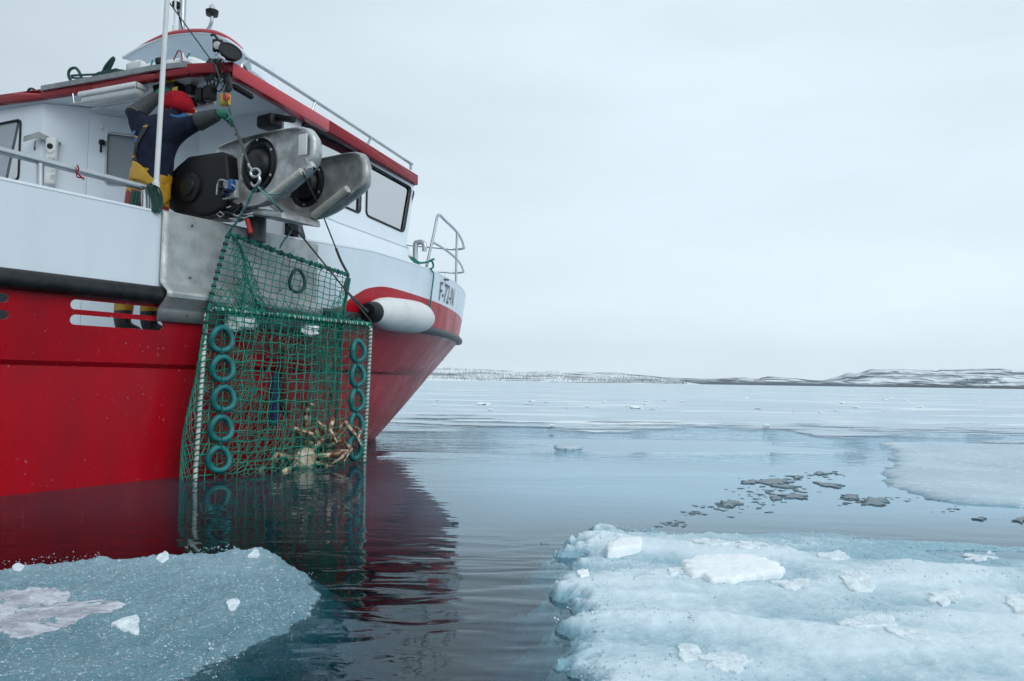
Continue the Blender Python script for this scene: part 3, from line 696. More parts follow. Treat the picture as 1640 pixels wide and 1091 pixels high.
slab('snow_patch', 'snow_slush', [(1310, 880), (1345, 874), (1362, 886), (1340, 894), (1316, 890)], 0.045, 0.007, 'slush patch on the far wet part of the lumpy floe', 'snow slab', 10, top=right_top)
for i_, (pxs, lab_) in enumerate([([(1180, 870), (1215, 862), (1232, 872), (1205, 880), (1186, 878)], 'small slush crust behind and right of the largest snow slab'), ([(1240, 924), (1275, 918), (1300, 928), (1282, 938), (1250, 936)], 'lumpy slush crust touching the right end of the largest snow slab'), ([(1070, 905), (1092, 902), (1094, 914), (1074, 918)], 'small slush crust touching the left end of the largest snow slab'), ([(1550, 872), (1584, 866), (1596, 876), (1576, 884), (1556, 882)], 'slush crust near the far right rim of the lumpy floe'), ([(1490, 950), (1520, 944), (1545, 952), (1520, 962), (1496, 960)], 'slush crust in the right half of the lumpy floe'), ([(1130, 1040), (1165, 1034), (1200, 1044), (1190, 1062), (1150, 1064)], 'broad slush crust at the front of the lumpy floe right of the small one')]):
    slab('snow_patch', 'snow_slush', pxs, 0.055, 0.008, lab_, 'snow slab', 50 + i_, top=right_top, ragged=0.05)      # topmost crust
slab('snow_patch', 'snow_pink', [(-60, 960), (20, 950), (70, 946), (112, 954), (112, 964), (188, 962), (186, 974), (140, 985), (90, 1002), (30, 1014), (-20, 1000), (-80, 1008)], 0.034, 0.004, 'thin dirty crust of refrozen snow on the teal floe', 'snow slab', 11, ragged=0.03, top=left_top)
slab('snow_patch', 'snow_slush', [(174, 1006), (196, 998), (218, 990), (224, 1004), (220, 1018), (200, 1014)], 0.016, 0.006, 'pointed white ice flake on the teal floe', 'snow slab', 12, top=left_top)
slab('snow_patch', 'snow_slush', [(362, 976), (378, 970), (385, 978), (370, 986)], 0.012, 0.005, 'small white lump on the near half of the teal floe', 'snow slab', 13, top=left_top)
slab('snow_patch', 'snow_slush', [(250, 894), (264, 888), (272, 894), (258, 900)], 0.05, 0.005, 'small white lump on the far rim of the teal floe', 'snow slab', 14, top=left_top)
slab('snow_patch', 'snow_slush', [(396, 892), (410, 884), (416, 889), (404, 896)], 0.05, 0.005, 'tiny white lump at the far right end of the teal floe rim', 'snow slab', 15, top=left_top)
slab('snow_patch', 'snow_slush', [(18, 910), (30, 904), (40, 911), (28, 916)], 0.05, 0.005, 'small white lump at the far left end of the teal floe rim', 'snow slab', 16, top=left_top)

# floating pieces and brash in the open lead
slab('ice_chunk', 'ice_pan', [(888, 717), (896, 714), (915, 713), (926, 714), (932, 716), (930, 720), (910, 721), (892, 720)], 0.0, 0.022, 'grey ice chunk afloat alone in the open lead near the bow', 'ice chunk', 20, ragged=0.035)
big = [([(1185, 773), (1205, 768), (1222, 771), (1208, 777)], 'thin dark ice sliver at the left end of the far brash row'),
       ([(1208, 772), (1238, 766), (1264, 770), (1262, 776), (1230, 778)], 'dark ice plate in the middle of the far brash row'),
       ([(1232, 778), (1262, 777), (1278, 780), (1258, 783)], 'narrow dark ice strip just in front of the far brash row'),
       ([(1298, 772), (1322, 774), (1350, 777), (1344, 783), (1316, 780)], 'long dark ice plate right of the far brash row'),
       ([(1150, 808), (1166, 800), (1184, 804), (1174, 815), (1160, 813)], 'diamond-shaped grey ice plate among dark crumbs'),
       ([(1228, 796), (1246, 793), (1254, 800), (1238, 804)], 'rounded dark ice lump left of the long near strip'),
       ([(1244, 792), (1275, 792), (1300, 795), (1284, 800), (1256, 799)], 'long dark strip of ice at the right end of the near brash row'),
       ([(1303, 758), (1316, 754), (1322, 760), (1310, 763)], 'dark ice lump highest and farthest in the brash field'),
       ([(1352, 800), (1354, 791), (1374, 792), (1374, 802)], 'pale grey ice block beside the pointed dark plate'),
       ([(1380, 809), (1386, 797), (1412, 798), (1428, 804), (1414, 812)], 'pointed dark ice plate right of the pale grey block'),
       ([(1622, 832), (1640, 830), (1652, 836), (1636, 840)], 'dark ice lump at the right edge of the photo beyond the lumpy floe'),
       ([(1560, 832), (1572, 830), (1585, 831), (1570, 835)], 'small dark ice sliver beyond the right part of the lumpy floe'),
       ([(1268, 764), (1278, 761), (1284, 766), (1274, 768)], 'small dark ice lump just left of the highest brash lump')]
for i, (px, lab) in enumerate(big):
    mx_, my_ = sum(q[0] for q in px) / len(px), sum(q[1] for q in px) / len(px); px = [(mx_ + (q[0] - mx_) * .84, my_ + (q[1] - my_) * .84) for q in px]
    slab('ice_chunk', 'ice_brash', px, 0.0, 0.008, lab, 'ice chunk', 30 + i, ragged=0.08, step=0.018)
def bit_mesh(seed):
    rnd = random.Random(seed); bm = bmesh.new(); bmesh.ops.create_icosphere(bm, subdivisions=2, radius=1.0)
    for v in bm.verts: v.co *= 0.75 + 0.5 * noise.noise(v.co * 1.3 + Vec((seed * 3.1, 0, 0)))
    me = bpy.data.meshes.new('ice_bit'); bm.to_mesh(me); bm.free(); me.materials.append(M['ice_brash']); return me
bits = [bit_mesh(k) for k in range(5)]
rnd = random.Random(12)
spots = []
for (cx, cy, sx, sy, n) in [(1165, 812, 50, 10, 26), (1240, 790, 60, 12, 30), (1290, 766, 40, 8, 14), (1370, 803, 40, 7, 16), (1080, 838, 24, 6, 12), (1110, 822, 16, 4, 10), (1330, 758, 20, 3, 8), (1450, 800, 40, 5, 8), (1200, 785, 50, 12, 10), (870, 872, 8, 2, 3), (890, 900, 6, 4, 3), (1520, 818, 30, 6, 5)]:
    for k in range(int(n * 1.6)): spots.append((rnd.gauss(cx, sx * 0.55), rnd.gauss(cy, sy * 0.55), rnd.choice((0.009, 0.012, 0.016, 0.024))))
for (x, y, s) in spots:
    p = onz(x, y); o = bpy.data.objects.new('ice_bit', rnd.choice(bits)); COL.objects.link(o); o.location = p
    k = s * p.y / 5.5; o.scale = (k * rnd.uniform(0.9, 2.4), k * rnd.uniform(0.8, 1.6), k * 0.28); o.rotation_euler = (0, 0, rnd.uniform(0, 6))
    tag(o, 'small dark crumb of brash ice afloat in the lead', 'ice bit', 'brash ice crumbs in the lead')
# white lumps standing on the sea ice
wb = []
for k in range(4):
    bm = bmesh.new(); bmesh.ops.create_icosphere(bm, subdivisions=3, radius=1.0)
    for v in bm.verts:
        v.co *= 0.8 + 0.55 * noise.noise(v.co * 1.6 + Vec((k * 5.3, 0, 0))) + 0.2 * noise.noise(v.co * 4 + Vec((k, 2, 0)))
    me = bpy.data.meshes.new('ice_lump'); bm.to_mesh(me); bm.free(); me.materials.append(M['snow']); wb.append(me)
rnd = random.Random(31)
def lump(x, y, wpx, hpx, label, group=None):
    p = onz(x, y, 0.02); k = p.y / F
    o = bpy.data.objects.new('ice_lump', rnd.choice(wb)); COL.objects.link(o); o.location = p + Vec((0, 0, 0.02))
    o.scale = (wpx * k * 0.5, wpx * k * 0.5, hpx * k * 0.55); o.rotation_euler = (0, 0, rnd.uniform(0, 6)); tag(o, label, 'ice lump', group)
lump(773, 648, 26, 5, 'widest white ice lump on the far sea ice, nearest the bow')
lump(883, 684, 12, 6, 'bright white lump on the near edge of the sea ice')
lump(1228, 684, 12, 7, 'white double lump on the sea ice near where the open lead ends')
lump(1017, 654, 24, 5, 'broad white lump far out on the sea ice')
for k in range(40):
    y = rnd.choice((640, 643, 645, 648, 652, 656, 660)) + rnd.uniform(-2, 2)
    lump(rnd.uniform(640, 1620), y, rnd.uniform(4, 14), rnd.uniform(1.5, 3.6), 'small white ice lump scattered on the far sea ice', 'small ice lumps on the sea ice')

# ------------------------------------------------------------------ cold damp air between here and the far hills
def haze():
    m = bpy.data.materials.new('haze'); m.use_nodes = True; nt = m.node_tree; nt.nodes.clear()
    o = nn(nt, 'ShaderNodeOutputMaterial'); v = nn(nt, 'ShaderNodeVolumePrincipled'); v.inputs['Color'].default_value = (0.80, 0.90, 0.97, 1); v.inputs['Density'].default_value = 0.00003
    L(nt, v.outputs[0], o.inputs['Volume']); MATS['haze'] = m
    mb = MB(); X = (Vec((1, 0, 0)), Vec((0, 1, 0)), Vec((0, 0, 1))); mb.box((0, 3900, 190), 10600, 10600, 394.6, X); o_ = mb.build('haze', 'haze', smooth=False); tag(o_, kind='stuff')
haze()

# ------------------------------------------------------------------ the boat
boat = empty('fishing_boat', B(1.5, VC, 0))
tag(boat, 'red and white fishing boat hauling a crab pot over its side', 'fishing boat')
def hbf(u, B0, u0, ue, p):
    t = min(1, max(0, (u - u0) / (ue - u0))); return B0 * (1 - t ** p)
LV = [(-0.9, 0.25, 0.0, 3.6, 1.6), (-0.45, 1.15, 0.5, 4.75, 1.7), (0.0, 1.59, 1.0, 5.46, 1.8), (0.43, 1.615, 1.15, 6.06, 1.83), (0.835, 1.635, 1.3, 6.60, 1.87),
      (0.868, 1.665, 1.45, 6.65, 1.9), (1.10, 1.705, 1.6, 6.97, 2.02), (1.36, 1.75, 1.8, 7.32, 2.2), (1.70, 1.752, 1.8, 7.42, 2.27), (2.0, 1.755, 1.8, 7.5, 2.32)]
def level(z):
    for a, b in zip(LV, LV[1:]):
        if z <= b[0]:
            t = max(0, (z - a[0]) / (b[0] - a[0])); return [a[i] + (b[i] - a[i]) * t for i in range(1, 5)]
    return list(LV[-1][1:])
def hull_v(u, z): return VC + hbf(u, *level(z))
def zgun(u): return 1.985 if u < 1.8 else 1.985 + 0.085 * min(1, (u - 1.8) / 1.6)
zs = [-0.9, -0.45, -0.2, 0.0, 0.15, 0.3, 0.43, 0.57, 0.7, 0.835, 0.868, 0.95, 1.03, 1.10, 1.23, 1.36, 1.45, 1.53, 1.61, 1.70, 1.80, 1.90, 2.0]
UA = [-4.3, -3.4, -2.2, -1.2, -0.4, 0.4, 1.25]
NB = 56
def hull():
    me = bpy.data.meshes.new('hull'); o = bpy.data.objects.new('hull', me); COL.objects.link(o); o.parent = boat
    vs = []; uv = []; fs = []
    def side(sgn):
        base = len(vs); cols = len(UA) + NB
        for zi, z in enumerate(zs):
            B0, u0, ue, p = level(z)
            us = UA + [1.25 + (ue - 1.25) * (1 - (1 - k / NB) ** 1.6) for k in range(1, NB + 1)]
            for u in us:
                zz = z if z < 1.7 else 1.70 + (z - 1.70) / 0.30 * (zgun(u) - 1.70)
                v = hbf(u, B0, u0, ue, p)
                vs.append(B(u, VC + sgn * v, zz)); uv.append(((u + 5) / 13.0, zz / 2.5))
        for i in range(len(zs) - 1):
            for j in range(cols - 1):
                if sgn > 0 and 2 <= j < len(UA) - 1 and 0.868 <= zs[i] < 1.36: continue
                a = base + i * cols + j; q = (a, a + 1, a + cols + 1, a + cols)
                fs.append(q if sgn > 0 else q[::-1])
        return base, cols
    b1, cols = side(1); b2, _ = side(-1)
    tr = [b1 + i * cols for i in range(len(zs))] + [b2 + i * cols for i in reversed(range(len(zs)))]
    fs.append(tuple(tr))
    # flat run of bulwark with the freeing ports cut through it
    org = B(-2.2, VC + 1.665, 0.868); top = B(-2.2, VC + 1.75, 1.36); ay = (top - org); hlen = ay.length; ay.normalize(); nrm = UU.cross(ay); 
    if nrm.dot(VV) < 0: nrm = -nrm
    def pc(x, y): d = hit(x, y, org, nrm) - org; return (d.dot(UU), d.dot(ay))
    def slot(xl, xr, yl, yr, hpx):
        a, b = pc(xl, yl), pc(xr, yr); t = pc(xl, yl - hpx / 2); r = abs(t[1] - a[1]); a = (a[0] + r, a[1]); b = (b[0] - r, a[1])
        return [(b[0] + r * math.cos(th), b[1] + r * math.sin(th)) for th in [R(-90 + 15 * k) for k in range(13)]] + [(a[0] + r * math.cos(th), a[1] + r * math.sin(th)) for th in [R(90 + 15 * k) for k in range(13)]]
    holes = [slot(113, 262, 487, 500, 16), slot(112, 262, 511.5, 521, 16.5), slot(-160, 15, 462, 474, 17), slot(-160, 15, 492, 501, 17)]
    mb = MB(); plane_panel(mb, org, UU, ay, [(0, 0), (3.45, 0), (3.45, hlen), (0, hlen)], holes, 0.012, nrm)
    base = len(vs); vs.extend(mb.v); fs.extend(tuple(i + base for i in f) for f in mb.f)
    for p in mb.v: q = toB(p); uv.append(((q.x + 5) / 13.0, q.z / 2.5))
    off = wloc(boat)
    me.from_pydata([p - off for p in vs], [], fs)
    l = me.uv_layers.new(name='paint')
    for lp in me.loops: l.data[lp.index].uv = uv[lp.vertex_index]
    me.materials.append(M['hull_paint'])
    bm = bmesh.new(); bm.from_mesh(me)
    for f in bm.faces: f.smooth = True
    for e in bm.edges:
        if len(e.link_faces) == 2 and e.calc_face_angle(0) > R(28): e.smooth = False
    bm.to_mesh(me); bm.free()
hull()
def rail_pts(z, off, u0=-4.3, sgn=1):
    B0, ua, ue, p = level(z); out = []
    us = [u0 + (1.8 - u0) * k / 10 for k in range(10)] + [1.8 + (ue - 1.8) * (1 - (1 - k / 60) ** 1.8) for k in range(61)]
    us = [u for u in us if u >= u0]
    for u in us:
        v = hbf(u, B0, ua, ue, p); du = 0.01; n = Vec((-(hbf(min(u + du, ue), B0, ua, ue, p) - hbf(u - du, B0, ua, ue, p)) / (2 * du), 1.0)); n.normalize()
        out.append((u + n.x * off, max(VC + 0.001, VC + v + n.y * off)))
    return out
def both(f): return f
rp = rail_pts(1.37, 0.02)
pts = [B(u, v, 1.37) for u, v in rp] + [B(u, 2 * VC - v, 1.37) for u, v in reversed(rp)]
mb = MB(); mb.tube(pts, [0.066 - 0.018 * max(0, min(1, (toB(p).x - 1.5) / 4)) for p in pts], 12); mb.build('rub_rail', 'black_rubber', boat)
# deck, bulwark lining and cap
mb = MB()
din = [(u, v - 0.10) for u, v in rail_pts(1.10, 0.0)]
vs = [B(u, v, 1.08) for u, v in din] + [B(u, 2 * VC - v, 1.08) for u, v in reversed(din)]
mb.add(vs, [tuple(range(len(vs)))]); mb.build('deck', 'grey_inner', boat, smooth=False)
mb = MB(); rp = [p for p in rail_pts(1.99, 0.0)]; rq = [p for p in rail_pts(1.99, -0.07)]
for sg in (1, -1):
    a = [B(u, v if sg > 0 else 2 * VC - v, zgun(u) + 0.012) for u, v in rp]
    b = [B(u, v if sg > 0 else 2 * VC - v, zgun(u) + 0.012) for u, v in rq]
    c = [B(u, v if sg > 0 else 2 * VC - v, 1.40 if u < 2.4 else 1.90) for u, v in rq]
    d = [B(u, v + .004 if sg > 0 else 2 * VC - v - .004, zgun(u) - 0.006) for u, v in rp]
    n = len(a); mb.add(d + a + b + c, [(k * n + i, k * n + i + 1, (k + 1) * n + i + 1, (k + 1) * n + i) for k in range(3) for i in range(n - 1)])
mb.build('bulwark_lining', 'white_paint', boat)
# foredeck
mb = MB(); fd = [(u, v - 0.05) for u, v in rp if u > 2.3]
vs = [B(u, v, 1.97) for u, v in fd] + [B(u, 2 * VC - v, 1.97) for u, v in reversed(fd)]
mb.add(vs, [tuple(range(len(vs)))]); mb.build('foredeck', 'white_paint', boat, smooth=False)

# aluminium hauling plate over the side, bent out over the rail
v0 = VC + 1.752
def plate_strip(prof, u0, u1, name):
    mb = MB(); n = 26; us = [u0 + (u1 - u0) * k / n for k in range(n + 1)]
    vs = []
    for (o_, z) in prof:
        for u in us: vs.append(B(u, hull_v(u, min(z, 1.98)) + o_, z))
    k = n + 1; fs = [(i * k + j, i * k + j + 1, (i + 1) * k + j + 1, (i + 1) * k + j) for i in range(len(prof) - 1) for j in range(n)]
    mb.add(vs, fs); o = mb.build(name, 'plate_metal', boat, smooth=True, angle=20)
    s = o.modifiers.new('thick', 'SOLIDIFY'); s.thickness = 0.008; s.offset = -1
    return o
def zpl(u): return 1.99
PU0 = toB(onv(258, 400, v0 - 0 * VC if False else VC + 1.77)).x; PU1 = toB(onv(506, 440, VC + 1.74)).x
plate_strip([(-0.075, 2.005), (0.0, 2.008), (0.022, 1.99), (0.022, 1.49), (0.032, 1.465), (0.108, 1.405), (0.112, 1.385), (0.106, 1.360), (0.036, 1.285), (0.030, 1.27), (0.030, 1.185)], PU0, PU1, 'hauling_plate')
mb = MB()
for u in (PU0 + 0.25, PU0 + 0.7, PU0 + 1.15):
    for z in (1.53, 1.93, 1.24):
        mb = MB(); mb.sphere(B(u, hull_v(u, z) + 0.03, z), 0.009, 8); mb.build('bolt', 'dark_metal', boat)
mb = MB(); a = onv(484, 392, VC + 1.70); mb.rbox(a, 0.16, 0.05, 0.09, r=0.012); mb.build('plate_bracket', 'plate_metal', boat)

# ---- wheelhouse
zr = lambda u: 3.425 - 0.062 * (u - 1.65)
ROOF = [(1.70, -0.03), (1.56, -0.40), (1.50, -0.77), (1.40, -1.55), (1.30, -2.2), (1.20, -2.73), (1.12, -3.15), (3.0, -3.02), (4.72, -2.74), (4.90, -2.2), (4.94, -1.59), (4.90, -0.98), (4.80, -0.47), (3.02, -0.20)]
base = [B(u, v, zr(u) - 0.055) for u, v in ROOF]
mb = MB(); mb.prism(base, (0, 0, 0.053)); mb.build('roof', 'white_paint', boat, smooth=False)
mb = MB()
ring_ = ROOF + ROOF[:1]; cc = Vec((3.0, -1.59))
for (a, b_) in zip(ring_, ring_[1:]):
    f_ = lambda p: (p[0] + (cc.x - p[0]) * 0.035, p[1] + (cc.y - p[1]) * 0.06); g_ = lambda p: (p[0] - (cc.x - p[0]) * 0.004, p[1] - (cc.y - p[1]) * 0.006); low = 0.112 if ROOF.index(a) >= 7 else 0.082
    ia, ib = f_(a), f_(b_); a, b_ = g_(a), g_(b_)
    mb.prism([B(a[0], a[1], zr(a[0]) - low), B(b_[0], b_[1], zr(b_[0]) - low), B(ib[0], ib[1], zr(ib[0]) - low), B(ia[0], ia[1], zr(ia[0]) - low)], (0, 0, low + 0.006), bevel=0.006); mb.build('roof_fascia', 'roof_red', boat)
mb = MB(); cen = Vec((3.0, -1.59))
ins = [(cen.x + (u - cen.x) * 0.985, cen.y + (v - cen.y) * 0.975) for u, v in ROOF]
mb.prism([B(u, v, zr(u) - 0.075) for u, v in ins], (0, 0, 0.024)); mb.build('roof_lining', 'white_paint', boat, smooth=False)
# dark scuffs where the fascia has been chipped
mb = MB()
for (x, y, s) in ((391, 117, 1.0), (474, 170, 0.55)):
    q = [(x - 1 * s, y - 14 * s), (x + 3 * s, y - 8 * s), (x + 13 * s, y + 9 * s), (x - 1 * s, y - 1 * s)]
    a, b_ = Vec((1.70, -0.03)), Vec((3.02, -0.20)); dd = (b_ - a).normalized(); pn = (VV * dd.x - UU * dd.y)
    pl = B(1.70, -0.03, 3.4) + pn * 0.004
    mb.prism([hit(px, py, pl, pn) for px, py in q], pn * 0.003)
mb.build('fascia_chip', 'black_matte', boat, smooth=False)

# starboard side wall plane, measured
pA, pB_, pC = B(2.5, -0.03, 2.05), B(4.42, -0.31, 2.28), B(2.6, -0.25, 3.23)
nS = (pB_ - pA).cross(pC - pA).normalized()
if nS.dot(VV) < 0: nS = -nS
ax = (pB_ - pA); ax.z = 0; ax = (ax - nS * ax.dot(nS)).normalized(); ay = nS.cross(ax); 
if ay.z < 0: ay = -ay
def sp2(x, y, lift=0.0): d = hit(x, y, pA + nS * lift, nS) - pA; return (d.dot(ax), d.dot(ay))
def sw(p, d=0.0): return pA + ax * p[0] + ay * p[1] + nS * d
win_px = [[(484, 196), (579, 246), (576, 342), (484, 302)], [(588, 262), (658, 301), (646, 372), (586, 345)]]
outer = [sp2(474, 388), sp2(471, 205), sp2(464, 180), sp2(668, 298), sp2(650, 396)]
def wtop(u):
    z = zr(u) - 0.058; a, b_ = B(u, 0, z), B(u, -1, z); t = (pA - a).dot(nS) / (b_ - a).dot(nS); d = a.lerp(b_, t) - pA; return (d.dot(ax), d.dot(ay))
outer = [sp2(474, 404), wtop(2.52), wtop(4.80), sp2(650, 397), sp2(560, 369)]
holes = [[(p.x, p.y) for p in rounded([Vec(sp2(*q)) for q in wpx], 0.06)] for wpx in win_px]
mb = MB(); plane_panel(mb, pA, ax, ay, outer, holes, 0.05, nS)
# port twin, front panel and the forward wall of the working alcove
mb2 = MB(); mb2.v = [mir(p) for p in mb.v]; mb2.f = list(mb.f); mb2.mi = list(mb.mi); mb.add(mb2.v, mb2.f)
f0, f1 = sw(outer[3]), sw(outer[2])          # front corner low, high  (order: see OUTER)
lowS, highS = sw(outer[3]), sw(outer[2])
fx = (mir(lowS) - lowS); fl = fx.length; fx.normalize(); fy = (highS - lowS); fy = (fy - fx * fy.dot(fx)); fh = fy.length; fy.normalize(); fn = fx.cross(fy)
if fn.dot(UU) < 0: fn = -fn
dx = (highS - lowS).dot(fx)
g = [[(p.x, p.y) for p in rounded([Vec((0.12 + k * (fl - 0.2) / 3, 0.12)), Vec((0.0 + (k + 1) * (fl - 0.2) / 3 + 0.04, 0.12)), Vec(((k + 1) * (fl - 0.2) / 3 + 0.04, fh - 0.14)), Vec((0.16 + k * (fl - 0.2) / 3, fh - 0.14))], 0.06)] for k in range(3)]
plane_panel(mb, lowS, fx, fy, [(0, 0), (fl, 0), (fl - dx, fh), (dx, fh)], g, 0.05, fn)
mb.build('wheelhouse', 'white_paint', boat, smooth=False)
# coaming under the windows, standing a little proud, with the moulded ledge
mb = MB(); n = 30; rowA, rowB, rowC, rowD = [], [], [], []
for k in range(n + 1):
    t = k / n; x = 474 + (652 - 474) * t
    yl = 330 + (x - 474) * (27 / 66.0) if x < 540 else 357 + (x - 540) * (40 / 110.0)
    p = hit(x, yl, pA + nS * 0.012, nS); rowA.append(p - nS * 0.012); rowB.append(p + nS * 0.012)
    q = toB(p); u = q.x; gv = min(hull_v(u, 1.99) - 0.075, q.y + 0.14); rowC.append(B(u, gv, zgun(u) + 0.03)); rowD.append(B(u, gv + 0.0, zgun(u) - 0.06))
vs = rowA + rowB + rowC + rowD; k = n + 1
mb.add(vs, [(i * k + j, i * k + j + 1, (i + 1) * k + j + 1, (i + 1) * k + j) for i in range(3) for j in range(n)])
e1, e2 = rowB[-1], rowC[-1]
mb.add([e1, e2, rowD[-1], mir(rowD[-1]), mir(e2), mir(e1)], [(0, 1, 2, 3, 4, 5)])
mb.add([mir(p) for p in vs], [(i * k + j, i * k + j + 1, (i + 1) * k + j + 1, (i + 1) * k + j) for i in range(3) for j in range(n)])
mb.tube([p + Vec((0, 0, 0.004)) for p in rowB], 0.014, 8)
mb.build('coaming', 'white_paint', boat, smooth=True, angle=50)
# windows: glass with a black rubber gasket
for h in holes:
    for mm in (0, 1):
        f = (lambda p: mir(p)) if mm else (lambda p: p)
        mb = MB(); mb.prism([f(sw(p, -0.022)) for p in h], (f(sw(h[0], -0.016)) - f(sw(h[0], -0.022)))); wd = mb.build('window', 'window_glass', boat, smooth=False)
        mb = MB(); mb.tube([f(sw(p, 0.004)) for p in h], 0.013, 6, closed=True); mb.build('gasket', 'black_rubber', wd)
for h in g:
    ww = lambda p, d: lowS + fx * p[0] + fy * p[1] + fn * d
    mb = MB(); mb.prism([ww(p, -0.022) for p in h], fn * 0.006); wd = mb.build('window', 'window_glass', boat, smooth=False)
    mb = MB(); mb.tube([ww(p, 0.004) for p in h], 0.013, 6, closed=True); mb.build('gasket', 'black_rubber', wd)

# ---- alcove walls: aft window wall (port), slanting door wall, forward wall
Z1 = 3.345
A0, A1, A2, A3 = Vec((1.22, -3.12)), Vec((1.36, -2.28)), Vec((2.36, -1.30)), Vec((2.46, -0.22))
def wall(a, b, z0=1.08, z1=None, holes=(), thick=0.05, name='wall', mname='white_paint', build=True, mbx=None):
    d = (b - a); ln = d.length; axx = UU * (d.x / ln) + VV * (d.y / ln); nrm = axx.cross(Vec((0, 0, 1)))
    if nrm.dot(UU) > 0: nrm = -nrm
    org = B(a.x, a.y, z0); z1 = z1 or Z1
    def px(x, y, dd=0.0): q = hit(x, y, org + nrm * dd, nrm) - org; return (q.dot(axx), q.z)
    w_ = lambda p, dd=0.0: org + axx * p[0] + Vec((0, 0, p[1])) + nrm * dd
    return org, axx, nrm, ln, z1 - z0, px, w_
org, axx, nrm, ln, hh, px, w1 = wall(A0, A1)
wh = [(p.x, p.y) for p in rounded([Vec(px(-75, 214)), Vec(px(34, 192)), Vec(px(30, 288)), Vec(px(-75, 296))], 0.05)]
mb = MB(); plane_panel(mb, org, axx, Vec((0, 0, 1)), [(0, 0), (ln, 0), (ln, hh), (0, hh)], [wh], 0.05, nrm)
o1 = mb
mb2 = MB(); mb2.prism([w1(p, -0.02) for p in wh], nrm * 0.006); wd = mb2.build('window', 'window_glass', boat, smooth=False)
mb2 = MB(); mb2.tube([w1(p, 0.004) for p in wh], 0.012, 6, closed=True); mb2.build('gasket', 'black_rubber', wd)
org, axx, nrm, ln, hh, px2, w2 = wall(A1, A2)
mb = o1; plane_panel(mb, org, axx, Vec((0, 0, 1)), [(0, 0), (ln, 0), (ln, hh), (0, hh)], [], 0.05, nrm)
N2 = nrm; AX2 = axx
org3, axx3, nrm3, ln3, hh3, px3, w3 = wall(A2, A3)
plane_panel(mb, org3, axx3, Vec((0, 0, 1)), [(0, 0), (ln3, 0), (ln3, hh3), (0, hh3)], [], 0.05, nrm3)
mb.build('alcove_wall', 'white_paint', boat, smooth=False)
# door on the slanting wall
dl = [px2(145, 184), px2(243, 197), (px2(243, 197)[0], 0.05), (px2(145, 184)[0], 0.05)]
dpoly = [(p.x, p.y) for p in rounded([Vec(p) for p in dl], 0.05)]
gl = [(p.x, p.y) for p in rounded([Vec(px2(172, 214)), Vec(px2(232, 221)), Vec(px2(230, 300)), Vec(px2(170, 296))], 0.04)]
mb = MB(); v_, f_ = None, None
plane_panel(mb, org + N2 * 0.028, AX2, Vec((0, 0, 1)), dpoly, [gl], 0.026, N2)
door = mb.build('door', 'white_paint', boat, smooth=False)
mb = MB(); mb.prism([w2(p, 0.006) for p in gl], N2 * 0.006); mb.build('door_window', 'door_glass', door, smooth=False)
mb = MB(); mb.tube([w2(p, 0.030) for p in gl], 0.011, 6, closed=True); mb.build('window_frame', 'tube_metal', door)
mb = MB(); mb.tube([w2(p, 0.012) for p in dpoly], 0.010, 6, closed=True); mb.build('door_seal', 'grey_inner', door)
c = hit(163, 228, org + N2 * 0.05, N2); mb = MB(); mb.rbox(c, 0.05, 0.04, 0.05, (AX2, N2, Vec((0, 0, 1))), 0.012); mb.rbox(c + Vec((0, 0, -0.05)) + N2 * 0.02, 0.022, 0.02, 0.11, (AX2, N2, Vec((0, 0, 1))), 0.008)
mb.build('handle', 'black_plastic', door)
c = hit(163, 205, org + N2 * 0.03, N2); mb = MB(); mb.lathe(c, N2, [(0, 0.014), (0.012, 0.012)], 12); mb.build('lock', 'tube_metal', door)
# angle bracket with a snap hook on the wall by the corner
mb = MB()
for (xa, ya, xb, yb) in ((38, 219, 62, 212), (62, 212, 95, 228)):
    a, b_ = hit(xa, ya, org + N2 * 0.06, N2), hit(xb, yb, org + N2 * 0.06, N2)
    mb.prism([a, b_, b_ + Vec((0, 0, -0.05)), a + Vec((0, 0, -0.05))], N2 * 0.006)
    mb.prism([a, b_, b_ - N2 * 0.06, a - N2 * 0.06], Vec((0, 0, 0.005)))
mb.build('wall_bracket', 'grey_tray', boat, smooth=False)
c = hit(56, 232, org + N2 * 0.07, N2); mb = MB(); mb.tube([c + Vec((0, 0, 0.04)), c, c + N2 * 0.015 + Vec((0, 0, -0.03)), c + Vec((0, 0, -0.05)), c - N2 * 0.01 + Vec((0, 0, -0.02))], 0.006, 6, smooth=4); mb.build('snap_hook', 'dark_metal', boat)

# ceiling light with a wire guard
ZC = zr(1.8) - 0.075
def onc(x, y, dz=0.0): return onz(x, y, ZC - dz)
a, b_ = onc(136, 163, 0.07), onc(226, 147, 0.07); d = (b_ - a); L_ = d.length; d.normalize(); sd_ = d.cross(Vec((0, 0, 1)))
cen = (a + b_) / 2 - sd_ * 0.0
mb = MB(); mb.rbox(cen + Vec((0, 0, 0.045)), L_ * 1.04, 0.15, 0.05, (d, sd_, Vec((0, 0, 1))), 0.015); cl = mb.build('ceiling_light', 'white_plastic', boat)
mb = MB(); mb.rbox(cen + Vec((0, 0, -0.005)), L_, 0.12, 0.075, (d, sd_, Vec((0, 0, 1))), 0.03); mb.build('diffuser', 'lamp_glass', cl)
mb = MB()
for s_ in (-1, 1):
    mb.tube([cen - d * (L_ * .56) + sd_ * (.09 * s_) + Vec((0, 0, .05)), cen - d * (L_ * .54) + sd_ * (.085 * s_) + Vec((0, 0, -.04)), cen + d * (L_ * .54) + sd_ * (.085 * s_) + Vec((0, 0, -.04)), cen + d * (L_ * .56) + sd_ * (.09 * s_) + Vec((0, 0, .05))], 0.007, 6)
mb.build('wire_guard', 'tube_metal', cl)

